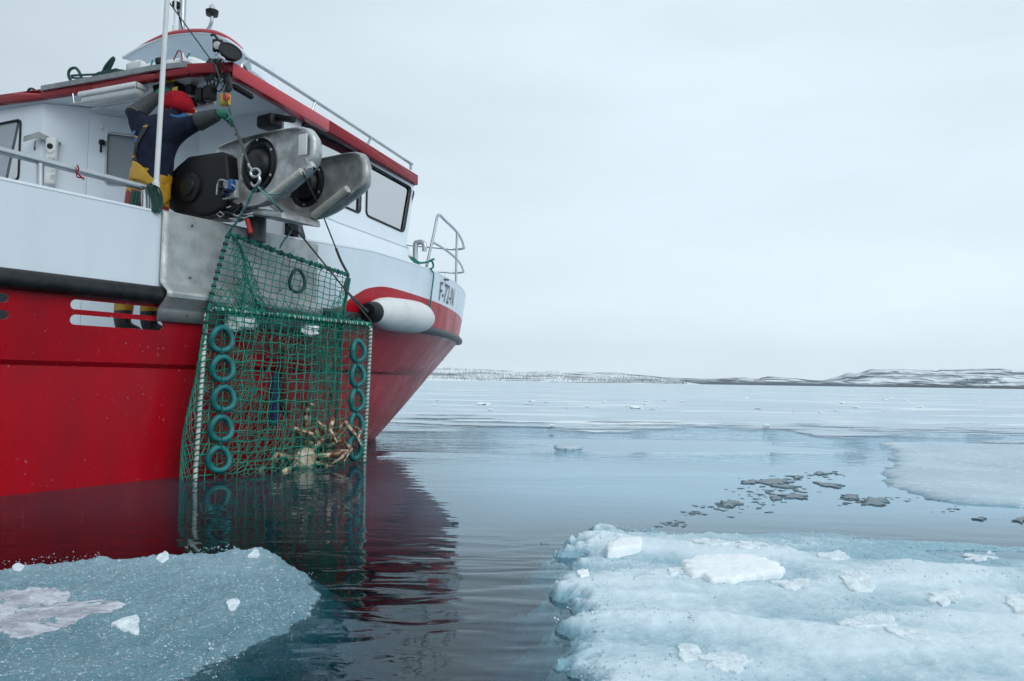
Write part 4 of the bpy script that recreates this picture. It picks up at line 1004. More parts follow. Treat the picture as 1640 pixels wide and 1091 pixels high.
# grey tray along the aft roof edge
mb = MB()
ed = [(1.585, -0.42), (1.50, -0.77), (1.40, -1.55), (1.315, -2.18)]
pa = [B(u - 0.035, v, zr(u) - 0.018) for u, v in ed]; pb = [B(u + 0.02, v, zr(u) - 0.018) for u, v in ed]
vs = pa + pb + [p + Vec((0, 0, 0.046)) for p in pb] + [p + Vec((0, 0, 0.046)) for p in pa]; k = 4
fs = [(i * k + j, i * k + j + 1, ((i + 1) % 4) * k + j + 1, ((i + 1) % 4) * k + j) for i in range(4) for j in range(3)] + [(0, 4, 8, 12), (3, 15, 11, 7)]
mb.add(vs, fs); mb.build('roof_tray', 'grey_tray', boat, smooth=False)

# flying-bridge hood: red topped shell, white underneath
rim = [(196, 92), (214, 81), (236, 70), (266, 58), (295, 53), (333, 53), (362, 63), (386, 80), (400, 97), (404, 116)]
UR = 2.25
rimw = spline([onu(x, y, UR) for x, y in rim], 6)
mb = MB(); n = len(rimw); rows = 9; vs = []
for i in range(rows + 1):
    t = i / rows
    for j, p in enumerate(rimw):
        q = toB(p); cv = -1.25
        v = cv + (q.y - cv) * (1 - 0.22 * t); z = 3.40 + (q.z - 3.40) * (1 - 0.30 * t ** 1.6); vs.append(B(UR + 0.55 * t, v, z))
fs = [(i * n + j, i * n + j + 1, (i + 1) * n + j + 1, (i + 1) * n + j) for i in range(rows) for j in range(n - 1)]
mb.add(vs, fs); o = mb.build('bridge_hood', 'white_paint', boat, angle=80)
s = o.modifiers.new('thick', 'SOLIDIFY'); s.thickness = 0.03; s.offset = 0.0
mb = MB(); kk = [p + Vec((0, 0, 0.018)) + UU * 0.02 for p in rimw[5:-12]]; mb.tube(kk, [0.004, 0.018, 0.026, 0.028, 0.028, 0.026, 0.018, 0.005], 10); mb.build('hood_trim', 'roof_red', boat)
mb = MB()
a, b_ = onu(243, 75, UR + 0.35), onu(330, 64, UR + 0.35); qa, qb = toB(a), toB(b_)
mb.prism([B(UR + .35, qa.y, 3.38), B(UR + .35, qb.y + .3, 3.38), B(UR + .35, qb.y + .3, qb.z - .08), B(UR + .35, qa.y, qa.z - .10)], UU * 0.7, bevel=0.05); mb.build('bridge_housing', 'white_paint', boat)

# mast, aerial, bent lamp pipe, roof rail
mb = MB(); p = onu(291, 56, 2.7); mb.tube([p + Vec((0, 0, -0.3)), p + Vec((0, 0, 1.6))], 0.036, 14); mst = mb.build('mast', 'tube_metal', boat)
q = onu(283, 8, 2.65); mb = MB(); mb.rbox(q, 0.09, 0.06, 0.07, r=0.015); mb.build('mast_clamp', 'black_plastic', mst)
mb = MB(); mb.tube([q, q + Vec((0.03, 0, -0.12)), onu(292, 45, 2.66), onu(294, 53, 2.66)], 0.008, 6, smooth=4); mb.build('cable', 'black_rubber', mst)
mb = MB(); p = onu(279, 56, 2.5); mb.tube([p + Vec((0, 0, -0.2)), p + Vec((0, 0, 0.1)), p + Vec((0, 0, 0.11)), p + Vec((0, 0, 1.5))], [0.022, 0.022, 0.011, 0.009], 10); mb.build('aerial', 'white_plastic', boat)
mb = MB(); mb.tube([onu(294, 52, 2.6), onu(325, 51, 2.6), onu(334, 46, 2.6), onu(338.5, 36, 2.6), onu(339.5, 26, 2.6)], 0.019, 10, smooth=5); lp = mb.build('lamp_pipe', 'tube_metal', boat)
c = onu(339.5, 25, 2.6); mb = MB(); mb.lathe(c, (0, 0, 1), [(0, 0.03), (0.0, 0.06), (0.05, 0.066), (0.06, 0.03)], 16); mb.build('lamp_base', 'black_plastic', lp)
mb = MB(); mb.lathe(c, (0, 0, 1), [(0.06, 0.032), (0.10, 0.03), (0.12, 0.015), (0.125, 0.004)], 14); mb.build('lamp_lens', 'lamp_glass', lp)
rl = [(388, 103), (398, 98), (406, 101)]
def on_side(x, y):   # vertical plane 8 cm inside the starboard roof edge
    a, b_ = B(1.72, -0.10, 0), B(4.80, -0.55, 0); dn = (b_ - a).cross(Vec((0, 0, 1))).normalized(); return hit(x, y, a, dn)
mb = MB(); mb.tube([on_side(x, y) for x, y in [(386, 112), (388, 104), (396, 98), (408, 101), (520, 172), (650, 257), (657, 262), (658, 272)]], 0.017, 8, smooth=4)
rr_ = mb.build('roof_rail', 'tube_metal', boat)
for (xa, ya, xb, yb) in ((505, 163, 499, 176), (594, 220, 587, 232)):
    mb = MB(); mb.tube([on_side(xa, ya), on_side(xb, yb) + Vec((0, 0, -0.03))], 0.014, 8); mb.build('stanchion', 'tube_metal', rr_)

# floodlights on the roof corner
c = onu(349.5, 74, 1.62); fwd = (Vec((0.15, -1, -0.25))).normalized(); sx = fwd.cross(Vec((0, 0, 1))).normalized(); sy = sx.cross(fwd)
mb = MB(); mb.rbox(c, 0.085, 0.07, 0.105, (sx, fwd, sy), 0.015); fl_ = mb.build('floodlight', 'black_plastic', boat)
mb = MB(); mb.lathe(c + fwd * 0.036, fwd, [(0, 0.034), (0.006, 0.032), (0.008, 0.02)], 16); mb.build('lens', 'lamp_glass', fl_)
mb = MB(); mb.tube([c + sy * 0.05, c + sy * 0.09 + sx * 0.03, c + sy * 0.08 + sx * .06], 0.012, 6); mb.build('lamp_bracket', 'black_matte', fl_)
c2 = onu(369, 83, 1.66); f2 = Vec((0.5, -0.6, 0.45)).normalized(); mb = MB(); mb.lathe(c2, f2, [(-0.06, 0.03), (-0.04, 0.075), (0.0, 0.098), (0.012, 0.098), (0.014, 0.09), (0.008, 0.085)], 22); fl2 = mb.build('floodlight', 'black_plastic', boat)
mb = MB(); a, b_ = onu(346, 88, 1.6), onu(364, 97, 1.6); mb.rbox((a + b_) / 2, 0.10, 0.09, 0.02, ((b_ - a).normalized(), fwd, Vec((0, 0, 1))), 0.004); mb.tube([c + Vec((0, 0, -.05)), a], 0.012, 6); mb.build('lamp_mount', 'white_plastic', boat)

# control boxes under the roof
ZB = 2.05
c = onu(271, 137, 1.66); mb = MB(); mb.rbox(c, 0.14, 0.30, 0.22, r=0.02); cb = mb.build('control_box', 'black_plastic', boat)
mb = MB(); mb.rbox(onu(270, 129, 1.586), 0.006, 0.19, 0.045, r=0.002); mb.rbox(onu(280, 144, 1.586), 0.006, 0.07, 0.05, r=0.002); mb.build('warning_label', 'yellow_paint', cb, smooth=False)
mb = MB()
for k in range(3): mb.rbox(onu(270, 126.5 + 2.6 * k, 1.581), 0.003, 0.15 - 0.03 * k, 0.006, r=0.0008)
mb.build('label_print', 'black_matte', cb, smooth=False)
c = onu(322, 153, 1.72); mb = MB(); mb.rbox(c + UU * .03, 0.05, 0.30, 0.20, r=0.02); sw_ = mb.build('switch_panel', 'white_plastic', boat)
for (x, y, a, b_) in ((306, 144, .075, .085), (307, 164, .07, .08), (321, 154, .08, .13), (336, 150, .11, .13)):
    mb = MB(); mb.rbox(onu(x, y, 1.69), 0.07, a, b_, r=0.012); mb.build('switch_box', 'black_plastic', sw_)
c = onu(361, 160, 1.70); mb = MB(); mb.rbox(c, 0.06, 0.08, 0.10, r=0.01); es = mb.build('emergency_stop', 'yellow_paint', boat)
dv = (VV * .7 - UU * .7).normalized(); mb = MB(); mb.lathe(c + VV * 0.04 - UU * .02, dv, [(0, 0.016), (0.02, 0.016), (0.02, 0.03), (0.04, 0.03), (0.046, 0.02)], 16); mb.build('stop_button', 'orange_red', es)
# cable bundle hanging from the roof corner, and a dark spring handle
mb = MB(); rnd = random.Random(4)
for k in range(7):
    x0 = 332 + 3.5 * k; uu_ = 1.66 + rnd.uniform(-.04, .04); dpt = rnd.uniform(128, 150)
    mb.tube([onu(x0 + 4, 94, uu_), onu(x0 - 8 + rnd.uniform(-4, 4), 112, uu_), onu(x0 - 6, dpt - 8, uu_), onu(x0 + 2, dpt, uu_), onu(x0 + 10, dpt - 14, uu_), onu(x0 + 5, 100, uu_)], 0.0062, 6, smooth=6)
for k in range(4):
    uu_ = 1.68; mb.tube([onu(345 + 4 * k, 98, uu_), onu(352 + 5 * k, 118, uu_), onu(362 + 3 * k, 132 + 3 * k, uu_), onu(360 + 2 * k, 148, uu_)], 0.007, 6, smooth=6)
mb.build('cable_bundle', 'black_rubber', boat)
mb = MB(); mb.tube([onv(372, 136, -.12), onv(377, 140, -.12), onv(402, 155, -.12), onv(404, 157, -.12)], [0.014, 0.026, 0.026, 0.018], 10); mb.build('spring_handle', 'black_plastic', boat)
mb = MB(); mb.rbox(onu(432, 196, 2.3), 0.16, 0.20, 0.12, r=0.03); mb.tube([onu(432, 186, 2.3), onu(470, 192, 2.3)], 0.03, 8); mb.build('winch_motor', 'black_plastic', boat)

# ---- the side rail on the bulwark and its posts
vr = VC + 1.70
mb = MB(); mb.tube([onv(x, y, vr) for x, y in [(-420, 142), (-60, 226), (0, 241), (120, 272), (225, 299), (236, 303), (242, 311), (243, 322), (243, 336)]], 0.026, 12, smooth=5); sr = mb.build('side_rail', 'tube_metal', boat)
for (x, yb, yt) in ((64, 300, 262), (231, 338, 304), (-120, 262, 215)):
    mb = MB(); mb.tube([onv(x, yb, vr), onv(x, yt, vr)], 0.022, 10); mb.build('rail_post', 'tube_metal', sr)
# white pole standing at the rail
mb = MB(); pv = VC + 1.72; a, b_ = onv(248, 334, pv), onv(270, -40, pv); k = onv(250.5, 292, pv)
mb.tube([a, k, k + (b_ - a) * 0.004, b_ + (b_ - a) * 0.2], [0.026, 0.026, 0.019, 0.018], 12); mb.build('pole', 'white_plastic', boat)

# ---- bow: pulpit, bollard
vp = lambda u: hull_v(u, 1.99) - 0.05
def gun(u, dz=0, sgn=1): v = vp(u); return B(u, v if sgn > 0 else 2 * VC - v, zgun(u) + dz)
uL = 4.72; uT = 5.12
tp = onv(706, 346, toB(gun(uT)).y); hz = tp.z - zgun(uL)
path = [gun(uL, hz)] + [gun(u, hz) for u in (5.4, 6.1, 6.7, 7.1)]
mb = MB()
def ring(dz, u0=5.12): return [gun(u, dz) for u in (u0, 5.4, 6.1, 6.7, 7.1, 7.3)] + [gun(u, dz, -1) for u in (7.3, 7.1, 6.7, 6.1, 5.4, u0)]
mb.tube([gun(uL, -0.02), gun(uL, -0.02).lerp(gun(uT, hz), .7), gun(uT, hz)] + [p for p in ring(hz)[1:]] + [gun(uL, -0.02, -1)], 0.018, 8, smooth=3)
pu = mb.build('pulpit', 'tube_metal', boat)
mb = MB(); mb.tube(ring(hz * 0.5, 4.92), 0.015, 8, smooth=3); mb.build('mid_rail', 'tube_metal', pu)
for u in (6.15,):
    for sg in (1, -1):
        mb = MB(); mb.tube([gun(u, -.02, sg), gun(u, hz, sg)], 0.016, 8); mb.build('stanchion', 'tube_metal', pu)
mb = MB(); c = onv(665, 416, -0.32); c = Vec((c.x, c.y, 1.97))
tpz = onv(665, 389, -0.32).z
mb.tube([c, Vec((c.x, c.y, tpz - .03)), Vec((c.x, c.y, tpz)) + VV * .02 + UU * .01, Vec((c.x, c.y, tpz + .01)) + VV * .06 + UU * .03, Vec((c.x, c.y, tpz - .03)) + VV * .10 + UU * .04, Vec((c.x, c.y, tpz - .10)) + VV * .10 + UU * .04], 0.03, 10, smooth=4)
mb.build('vent_pipe', 'tube_metal', boat)
mb = MB(); c = onv(654, 408, -0.25); mb.rbox(c + Vec((0, 0, -.06)), 0.10, 0.07, 0.10, r=0.015); mb.build('fairlead', 'tube_metal', boat)

# registration letters on the bow
def lettering(txt, x0, y0, x1, y1):
    cu = bpy.data.curves.new('txt', 'FONT'); cu.body = txt; cu.size = 1.0; cu.resolution_u = 3
    ob = bpy.data.objects.new('txt', cu); COL.objects.link(ob); dg = bpy.context.evaluated_depsgraph_get(); dg.update()
    me = bpy.data.meshes.new_from_object(ob.evaluated_get(dg)); bpy.data.objects.remove(ob)
    bm = bmesh.new(); bm.from_mesh(me)
    for k in range(2): bmesh.ops.subdivide_edges(bm, edges=[e for e in bm.edges if e.calc_length() > 0.12], cuts=1)
    bm.verts.index_update()
    co = [v.co.copy() for v in bm.verts]; fs = [tuple(v.index for v in f.verts) for f in bm.faces]; bm.free()
    return co, fs
def hitb(x, y):
    r = ray(x, y); prev = None
    for k in range(4000):
        p = CAMP + r * (6 + k * 0.003); q = toB(p); gq = q.y - hull_v(q.x, q.z)
        if prev is not None and prev > 0 >= gq: return q
        prev = gq
    return q
co, fs = lettering('F-72-N', 0, 0, 0, 0)
q0, q1 = hitb(702, 478), hitb(701, 449)
hgt = q1.z - q0.z; sc = hgt / max(c.y for c in co)
mb = MB(); vs = []
for c in co:
    u = q0.x + c.x * sc * 0.86; z = q0.z - 0.02 + c.y * sc * 1.12; vs.append(B(u, hull_v(u, z), z) + (VV * .93 + UU * .35) * 0.006)
mb.add(vs, fs); mb.build('registration', 'letter_grey', boat, smooth=False)
mb = MB(); q = hitb(713, 448); mb.rbox(B(q.x, q.y + .01, q.z), 0.10, 0.03, 0.02, r=0.005); mb.build('draught_mark', 'letter_grey', boat)

# ---- pot hauler: two cast guards with black drums
def guard(poly, u, depth, hole, holer, dirv, name='hauler'):
    pts = spline([onu(x, y, u) for x, y in poly], 3, True)
    return pts
haul = empty('hauler', B(1.8, 0, 2.3)); haul.parent = boat; haul.location = B(1.8, 0, 2.3) - wloc(boat)
def bowl(outline, u, hole_c, hole_r, depth, parent, name, drum_tilt, bowlin=0.05):
    """cast guard: a rounded plate with a turned-back rim and a round opening with a drum in it"""
    o2 = dense(spline([onu(x, y, u) for x, y in outline], 4, True), 0.015); n = len(o2); hc = onu(*hole_c, u)
    pb = [toB(p) for p in o2]; h = toB(hc); vs = []; fs = []
    he = []
    for p in pb:
        a = math.atan2(p.z - h.z, p.y - h.y); he.append(Vec((0, h.y + hole_r[0] * math.cos(a), h.z + hole_r[1] * math.sin(a))))
    prof = [(1.0, depth), (1.0, 0.05), (0.985, 0.018), (0.95, 0.0), (0.90, 0.0), (0.84, 0.018), (0.45, bowlin), (0.10, bowlin), (0.0, bowlin + 0.012), (-0.001, bowlin + 0.10)]
    for k, du in prof:
        for p, e in zip(pb, he):
            kk = max(0, k); q = e.lerp(p, kk) if k >= 0 else e
            if k == 1.0 and du == depth:
                c_ = Vec((0, h.y, h.z)); q = c_.lerp(p, 0.93)
            vs.append(B(u + du, q.y, q.z))
    m_ = len(prof)
    for i in range(m_ - 1):
        for j in range(n): fs.append((i * n + j, i * n + (j + 1) % n, (i + 1) * n + (j + 1) % n, (i + 1) * n + j))
    cb_ = B(u + depth, h.y, h.z); vs.append(cb_)
    for j in range(n): fs.append((j, len(vs) - 1, (j + 1) % n))
    mb = MB(); mb.add(vs, fs); mb.build(name, 'cast_metal', parent, angle=50)
    # drum: hollow rubber cone
    mb = MB(); axd = drum_tilt.normalized(); r0 = min(hole_r)
    mb.lathe(B(u + bowlin + 0.03, h.y, h.z), axd, [(0.16, r0 * .5), (0.0, r0 * 1.02), (-0.02, r0 * 1.0), (-0.03, r0 * .9), (-0.01, r0 * .74), (0.0, r0 * .70), (-0.055, r0 * .62), (-0.075, r0 * .50), (-0.08, r0 * .3)], 32)
    mb.build('drum', 'black_rubber', parent)
    for k in range(6):
        a = math.pi / 6 + k * math.pi / 3; mb = MB(); mb.lathe(B(u + bowlin - 0.004, h.y + hole_r[0] * .93 * math.cos(a), h.z + hole_r[1] * .93 * math.sin(a)), -UU, [(0, .012), (.008, .012), (.011, .006)], 6); mb.build('bolt', 'tube_metal', parent)
bowl([(344, 248), (352, 232), (400, 218), (455, 205), (484, 202), (499, 211), (503, 232), (500, 255), (488, 272), (460, 298), (428, 322), (404, 331), (380, 330), (362, 316), (350, 290)], 1.52, (404, 262), (0.20, 0.215), 0.13, haul, 'guard', Vec((UU * 1.0 + VV * .1)))
bowl([(452, 268), (500, 256), (540, 247), (568, 242), (583, 250), (587, 272), (583, 296), (560, 316), (530, 338), (500, 351), (472, 350), (440, 338), (425, 322), (436, 290)], 1.95, (482, 292), (0.20, 0.195), 0.12, haul, 'guard', Vec((UU * 1.0 + VV * .1)))
# white roller bars along the lower outer edges
for (xa, ya, xb, yb, u) in ((430, 318, 484, 275, 1.50), (502, 346, 557, 303, 1.93)):
    mb = MB(); a, b_ = onu(xa, ya, u), onu(xb, yb, u); mb.tube([a, b_], 0.032, 14); mb.build('roller_bar', 'roller_plastic', haul)
mb = MB(); mb.rbox(onu(485, 232, 1.50), 0.012, 0.085, 0.16, r=0.004); mb.build('wear_pad', 'white_plastic', haul)
mb = MB(); mb.tube([onu(493, 270, 1.5), onu(496, 274, 1.5)], 0.03, 12); a = onu(497, 262, 1.55); mb.lathe(a, VV * .5 + Vec((0, 0, -1)), [(-.05, .035), (.05, .035), (.055, .028), (.02, .026)], 14); mb.build('hose_stub', 'cast_metal', haul)
# base tray and pedestal
mb = MB(); mb.prism([onu(385, 330, 1.58), onu(450, 338, 1.58), onu(452, 350, 1.58), onu(392, 342, 1.58)], UU * 0.42, bevel=0.015); mb.build('base_tray', 'cast_metal', haul)
mb = MB(); c = onu(412, 350, 1.8); mb.tube([c + Vec((0, 0, .05)), Vec((c.x, c.y, 1.9))], 0.075, 18); mb.build('pedestal', 'dark_metal', haul)
# hydraulic motor housing
c = onu(305, 292, 1.55)
mb = MB(); mb.prism([onu(x, y, 1.45) for x, y in [(286, 262), (300, 250), (352, 242), (360, 248), (364, 300), (358, 334), (330, 345), (284, 345), (262, 330), (262, 285)]], UU * 0.35, bevel=0.03, seg=3); mh = mb.build('motor_housing', 'black_plastic', haul)
mb = MB(); mb.lathe(onu(306, 300, 1.45), -UU, [(-0.01, .13), (0.02, .125), (0.03, .10), (.03, .08), (.045, .075), (.05, .05), (0.05, 0.01)], 28); mb.build('housing_cover', 'black_plastic', mh)
mb = MB(); rnd = random.Random(9)
for k in range(6):
    mb.tube([onu(300 + 6 * k, 335, 1.5), onu(310 + 12 * k, 345 + rnd.uniform(-4, 5), 1.48), onu(350 + 5 * k, 345 + rnd.uniform(-4, 6), 1.5), onu(372 + 3 * k, 330 + rnd.uniform(-5, 5), 1.5)], 0.014, 8, smooth=5)
mb.build('hydraulic_hose', 'black_rubber', haul)
# valve block, blue
c = onu(370, 305, 1.47); mb = MB(); mb.rbox(c, 0.05, 0.15, 0.15, r=0.012); vb = mb.build('valve_block', 'cast_metal', haul)
mb = MB(); mb.rbox(onu(372, 297, 1.44), 0.06, 0.05, 0.09, r=0.012); mb.rbox(onu(362, 310, 1.44), 0.05, 0.05, 0.05, r=0.012); mb.build('valve', 'blue_paint', vb)
mb = MB(); mb.tube([onu(347, 312, 1.42), onu(350, 290, 1.42), onu(362, 290, 1.42), onu(378, 300, 1.42)], 0.008, 6, smooth=3); mb.build('valve_pipe', 'tube_metal', vb)
mb = MB()
for (x, y) in ((357, 302), (364, 306), (360, 314)): mb.lathe(onu(x, y, 1.42), -UU, [(0, .018), (.03, .018), (.04, .012)], 12)
mb.build('valve_knob', 'black_plastic', vb)
# fittings on the plate edge: red grease handle, shackles, dark post
mb = MB(); mb.tube([onu(396, 352, 1.55), onu(402, 374, 1.55)], 0.02, 10); mb.build('red_handle', 'orange_red', boat)
mb = MB(); mb.tube([Vec((c_.x, c_.y, 1.6)) for c_ in (onu(470, 372, 2.3),)] + [onu(471, 356, 2.3)], 0.045, 10); mb.tube([onu(462, 364, 2.25), onu(474, 374, 2.25)], 0.03, 8); mb.build('fender_post', 'black_matte', boat)
mb = MB(); rnd = random.Random(2)
for k in range(9):
    x, y = rnd.uniform(345, 392), rnd.uniform(334, 352); mb.tube([onu(x, y, 1.5), onu(x + 8, y + rnd.uniform(-5, 5), 1.48), onu(x + 16, y + rnd.uniform(-6, 6), 1.5)], 0.007, 6, smooth=4)
mb.tube([onu(347, 343, 1.45), onu(353, 339, 1.45), onu(359, 344, 1.45), onu(353, 348, 1.45)], 0.006, 6, closed=True)
mb.build('shackle', 'tube_metal', boat)
# stowed gear on deck, seen through the freeing ports
mb = MB(); c = B(0.2, -0.35, 1.22); mb.rbox(c, 0.55, 0.3, 0.28, r=0.03); mb.build('deck_bin', 'bin_grey', boat)
mb = MB(); mb.rbox(B(-0.9, -0.4, 1.3), 1.0, 0.2, 0.44, r=0.03); mb.build('deck_bin', 'bin_grey', boat)

# ------------------------------------------------------------------ skinned figures
def skin_mesh(verts, edges, radii, root=0, levels=2):
    bm = bmesh.new(); sl = bm.verts.layers.skin.verify()
    bv = []
    for i, p in enumerate(verts):
        v = bm.verts.new(p); r = radii[i]; v[sl].radius = r if isinstance(r, tuple) else (r, r); v[sl].use_root = (i == root); bv.append(v)
    for a, b in edges: bm.edges.new((bv[a], bv[b]))
    me = bpy.data.meshes.new('tmp'); bm.to_mesh(me); bm.free()
    o = bpy.data.objects.new('tmp', me); COL.objects.link(o)
    s = o.modifiers.new('s', 'SKIN'); s.use_smooth_shade = True
    if levels: q = o.modifiers.new('b', 'SUBSURF'); q.levels = levels; q.render_levels = levels
    dg = bpy.context.evaluated_depsgraph_get(); dg.update()
    m2 = bpy.data.meshes.new_from_object(o.evaluated_get(dg)); vs = [v.co.copy() for v in m2.vertices]; fs = [tuple(p.vertices) for p in m2.polygons]
    bpy.data.objects.remove(o); return vs, fs
def chain(pts, rad, levels=2):
    return skin_mesh(pts, [(i, i + 1) for i in range(len(pts) - 1)], rad, 0, levels)

# ------------------------------------------------------------------ the man at the rail
PV = -0.52
px = lambda x, y, dv=0.0: onv(x, y, PV + dv)
pelvis = px(238, 304); man = empty('person', Vec((pelvis.x, pelvis.y, 1.085)))
tag(man, 'man in navy jumper and red hood reaching up at the hauling station', 'person')
J = {}
def j(n, p, r): J[n] = (len(J), p, r)
j('pelvis', pelvis, (0.19, 0.165)); j('waist', px(243, 278), (0.19, 0.165)); j('chest', px(247, 236), (0.18, 0.15)); j('upper', px(257, 206), (0.165, 0.13))
j('neck', px(276, 186, .02), 0.07); j('head0', px(284, 174, .03), 0.085); j('head1', px(288, 162, .03), 0.095)
j('rsh', px(284, 208, .17), 0.098); j('rel', px(316, 196, .33), 0.068); j('rwr', px(348, 184, .50), 0.050)
j('lsh', px(229, 205, -.12), 0.095); j('lel', px(215, 184, -.22), 0.075); j('lwr', px(250, 156, -.26), 0.050)
j('rhip', px(250, 318, .09), 0.115); j('rkn', px(248, 412, .12), 0.085); j('ran', px(238, 500, .10), 0.075)
j('lhip', px(222, 316, -.10), 0.115); j('lkn', px(208, 412, -.10), 0.085); j('lan', px(196, 497, -.10), 0.075)
for n_ in ('ran', 'lan'):
    p = J[n_][1]; J[n_] = (J[n_][0], Vec((p.x, p.y, 1.16)), J[n_][2])
toe = UU * 0.8 + VV * 0.6
j('rto', J['ran'][1] + toe * 0.16 + Vec((0, 0, -.04)), 0.045); j('lto', J['lan'][1] + toe * 0.16 + Vec((0, 0, -.04)), 0.045)
E_ = [('pelvis', 'waist'), ('waist', 'chest'), ('chest', 'upper'), ('upper', 'neck'), ('neck', 'head0'), ('head0', 'head1'), ('upper', 'rsh'), ('rsh', 'rel'), ('rel', 'rwr'), ('upper', 'lsh'), ('lsh', 'lel'), ('lel', 'lwr'),
      ('pelvis', 'rhip'), ('rhip', 'rkn'), ('rkn', 'ran'), ('ran', 'rto'), ('pelvis', 'lhip'), ('lhip', 'lkn'), ('lkn', 'lan'), ('lan', 'lto')]
vs, fs = skin_mesh([J[k][1] for k in J], [(J[a][0], J[b][0]) for a, b in E_], [J[k][2] for k in J], 0, 3)
zw = px(241, 297).z
mb = MB(); ring_n = 0
mis = []
for f in fs:
    c = sum((vs[i] for i in f), Vec()) / len(f)
    q = toB(c)
    if c.z > J['head0'][1].z - 0.03 and (c - J['head1'][1]).length < 0.16: k = 5
    elif px(200, 300).z < c.z < px(200, 262).z + 0.35 * (c - J['waist'][1]).dot(rt) * -1.0 - 0.02 and (c - J['waist'][1]).dot(rt) < 0.03: k = 2
    elif px(240, 334).z < c.z < px(240, 300).z + 0.55 * max(0, (c - J['waist'][1]).dot(rt)) and (c - J['waist'][1]).dot(rt) > 0.03: k = 2
    elif c.z > zw: k = 0
    elif c.z > 1.55: k = 1
    elif c.z > 1.30: k = 2
    else: k = 3
    mis.append(k)
# folds in the cloth
vs2 = []
for p in vs:
    k = 0.010 * noise.noise(Vec((p.x * 9, p.y * 9, p.z * 5))) + 0.006 * noise.noise(Vec((p.x * 22, p.y * 22, p.z * 14)))
    vs2.append(p + Vec((k, -k, 0)))
mb.v = vs2; mb.f = fs; mb.mi = mis
mb.build('body', ['navy_wool', 'red_oilskin', 'yellow_oilskin', 'boot_dark', 'glove_green', 'skin'], man, angle=180)
# hood drawn over the head, face turned away to the hauler
h0, h1, nk = J['head0'][1], J['head1'][1], J['neck'][1]
fwd_h = (VV * 0.75 + UU * 0.62 + Vec((0, 0, -.12))).normalized()
mb = MB(); nseg = 26; rows = []
hood_c = px(284, 172, .03)
updir = (px(282, 150, .03) - px(286, 182, .03)).normalized(); sidev = fwd_h.cross(updir).normalized(); updir = sidev.cross(fwd_h).normalized()
vsh = []; fsh = []
for i in range(17):
    th = math.pi * i / 16
    for k_ in range(nseg):
        ph = 2 * math.pi * k_ / nseg
        d = fwd_h * (math.sin(th) * math.cos(ph)) + sidev * (math.sin(th) * math.sin(ph)) + updir * math.cos(th)
        f_, s_, u_ = d.dot(fwd_h), d.dot(sidev), d.dot(updir)
        p = hood_c + fwd_h * f_ * (0.150 if f_ > 0 else 0.135) + sidev * s_ * 0.118 + updir * (u_ * (0.128 if u_ > 0 else 0.075) + 0.012 * math.cos(f_ * 2.2)) - fwd_h * 0.0
        p += updir * (0.02 * max(0, -f_) * max(0, u_))
        kk = 0.008 * noise.noise(p * 11) + 0.005 * noise.noise(p * 25); vsh.append(p + d * kk)
for i in range(16):
    for k_ in range(nseg): fsh.append((i * nseg + k_, (i + 1) * nseg + k_, (i + 1) * nseg + (k_ + 1) % nseg, i * nseg + (k_ + 1) % nseg))
mb.add(vsh, fsh); mb.build('hood', 'red_cloth', man, angle=180)
# face under the hood on the far side
fc = hood_c + fwd_h * 0.072 - updir * 0.012
mb = MB(); mb.sphere(fc, (0.075, 0.068, 0.095), 16, (fwd_h, sidev, updir)); mb.sphere(fc + fwd_h * .078 - updir * .005, (0.02, 0.014, 0.026), 8, (fwd_h, sidev, updir))
for s_ in (-1, 1): mb.sphere(fc + fwd_h * .066 + sidev * (.03 * s_) + updir * .02, 0.011, 8)
mb.tube([fc + fwd_h * .069 - updir * .045 + sidev * -.024, fc + fwd_h * .077 - updir * .047, fc + fwd_h * .069 - updir * .045 + sidev * .024], 0.006, 6)
mb.build('face', 'skin', man, angle=180)
mb = MB(); mb.tube([px(272, 186, .10), px(283, 189, .14), px(296, 186, .13), px(300, 181, .06), px(292, 178, -.06), px(276, 182, -.08)], 0.022, 10, closed=True, smooth=4); mb.build('neck_scarf', 'blue_scarf', man, angle=180)
# gauntlets
def along(a, b, t): return a.lerp(b, t)
for (el, wr, t0, cuff) in (('rel', 'rwr', 0.05, False), ('lel', 'lwr', -0.02, True)):
    a, b = J[el][1], J[wr][1]
    mb = MB(); mb.tube([along(a, b, t0), along(a, b, t0 + .02), along(a, b, .5), along(a, b, 1.0)], [0.066, 0.078, 0.066, 0.052], 16, smooth=3); mb.build('gauntlet', 'glove_grey', man, angle=60)
    if cuff:
        mb = MB(); ax_ = (b - a).normalized(); mb.tube([along(a, b, t0) + (ax_.orthogonal().normalized() * math.cos(t) + ax_.cross(ax_.orthogonal().normalized()) * math.sin(t)) * .070 for t in [2 * math.pi * k / 20 for k in range(20)]], .006, 6, closed=True); mb.build('cuff_trim', 'yellow_paint', man)
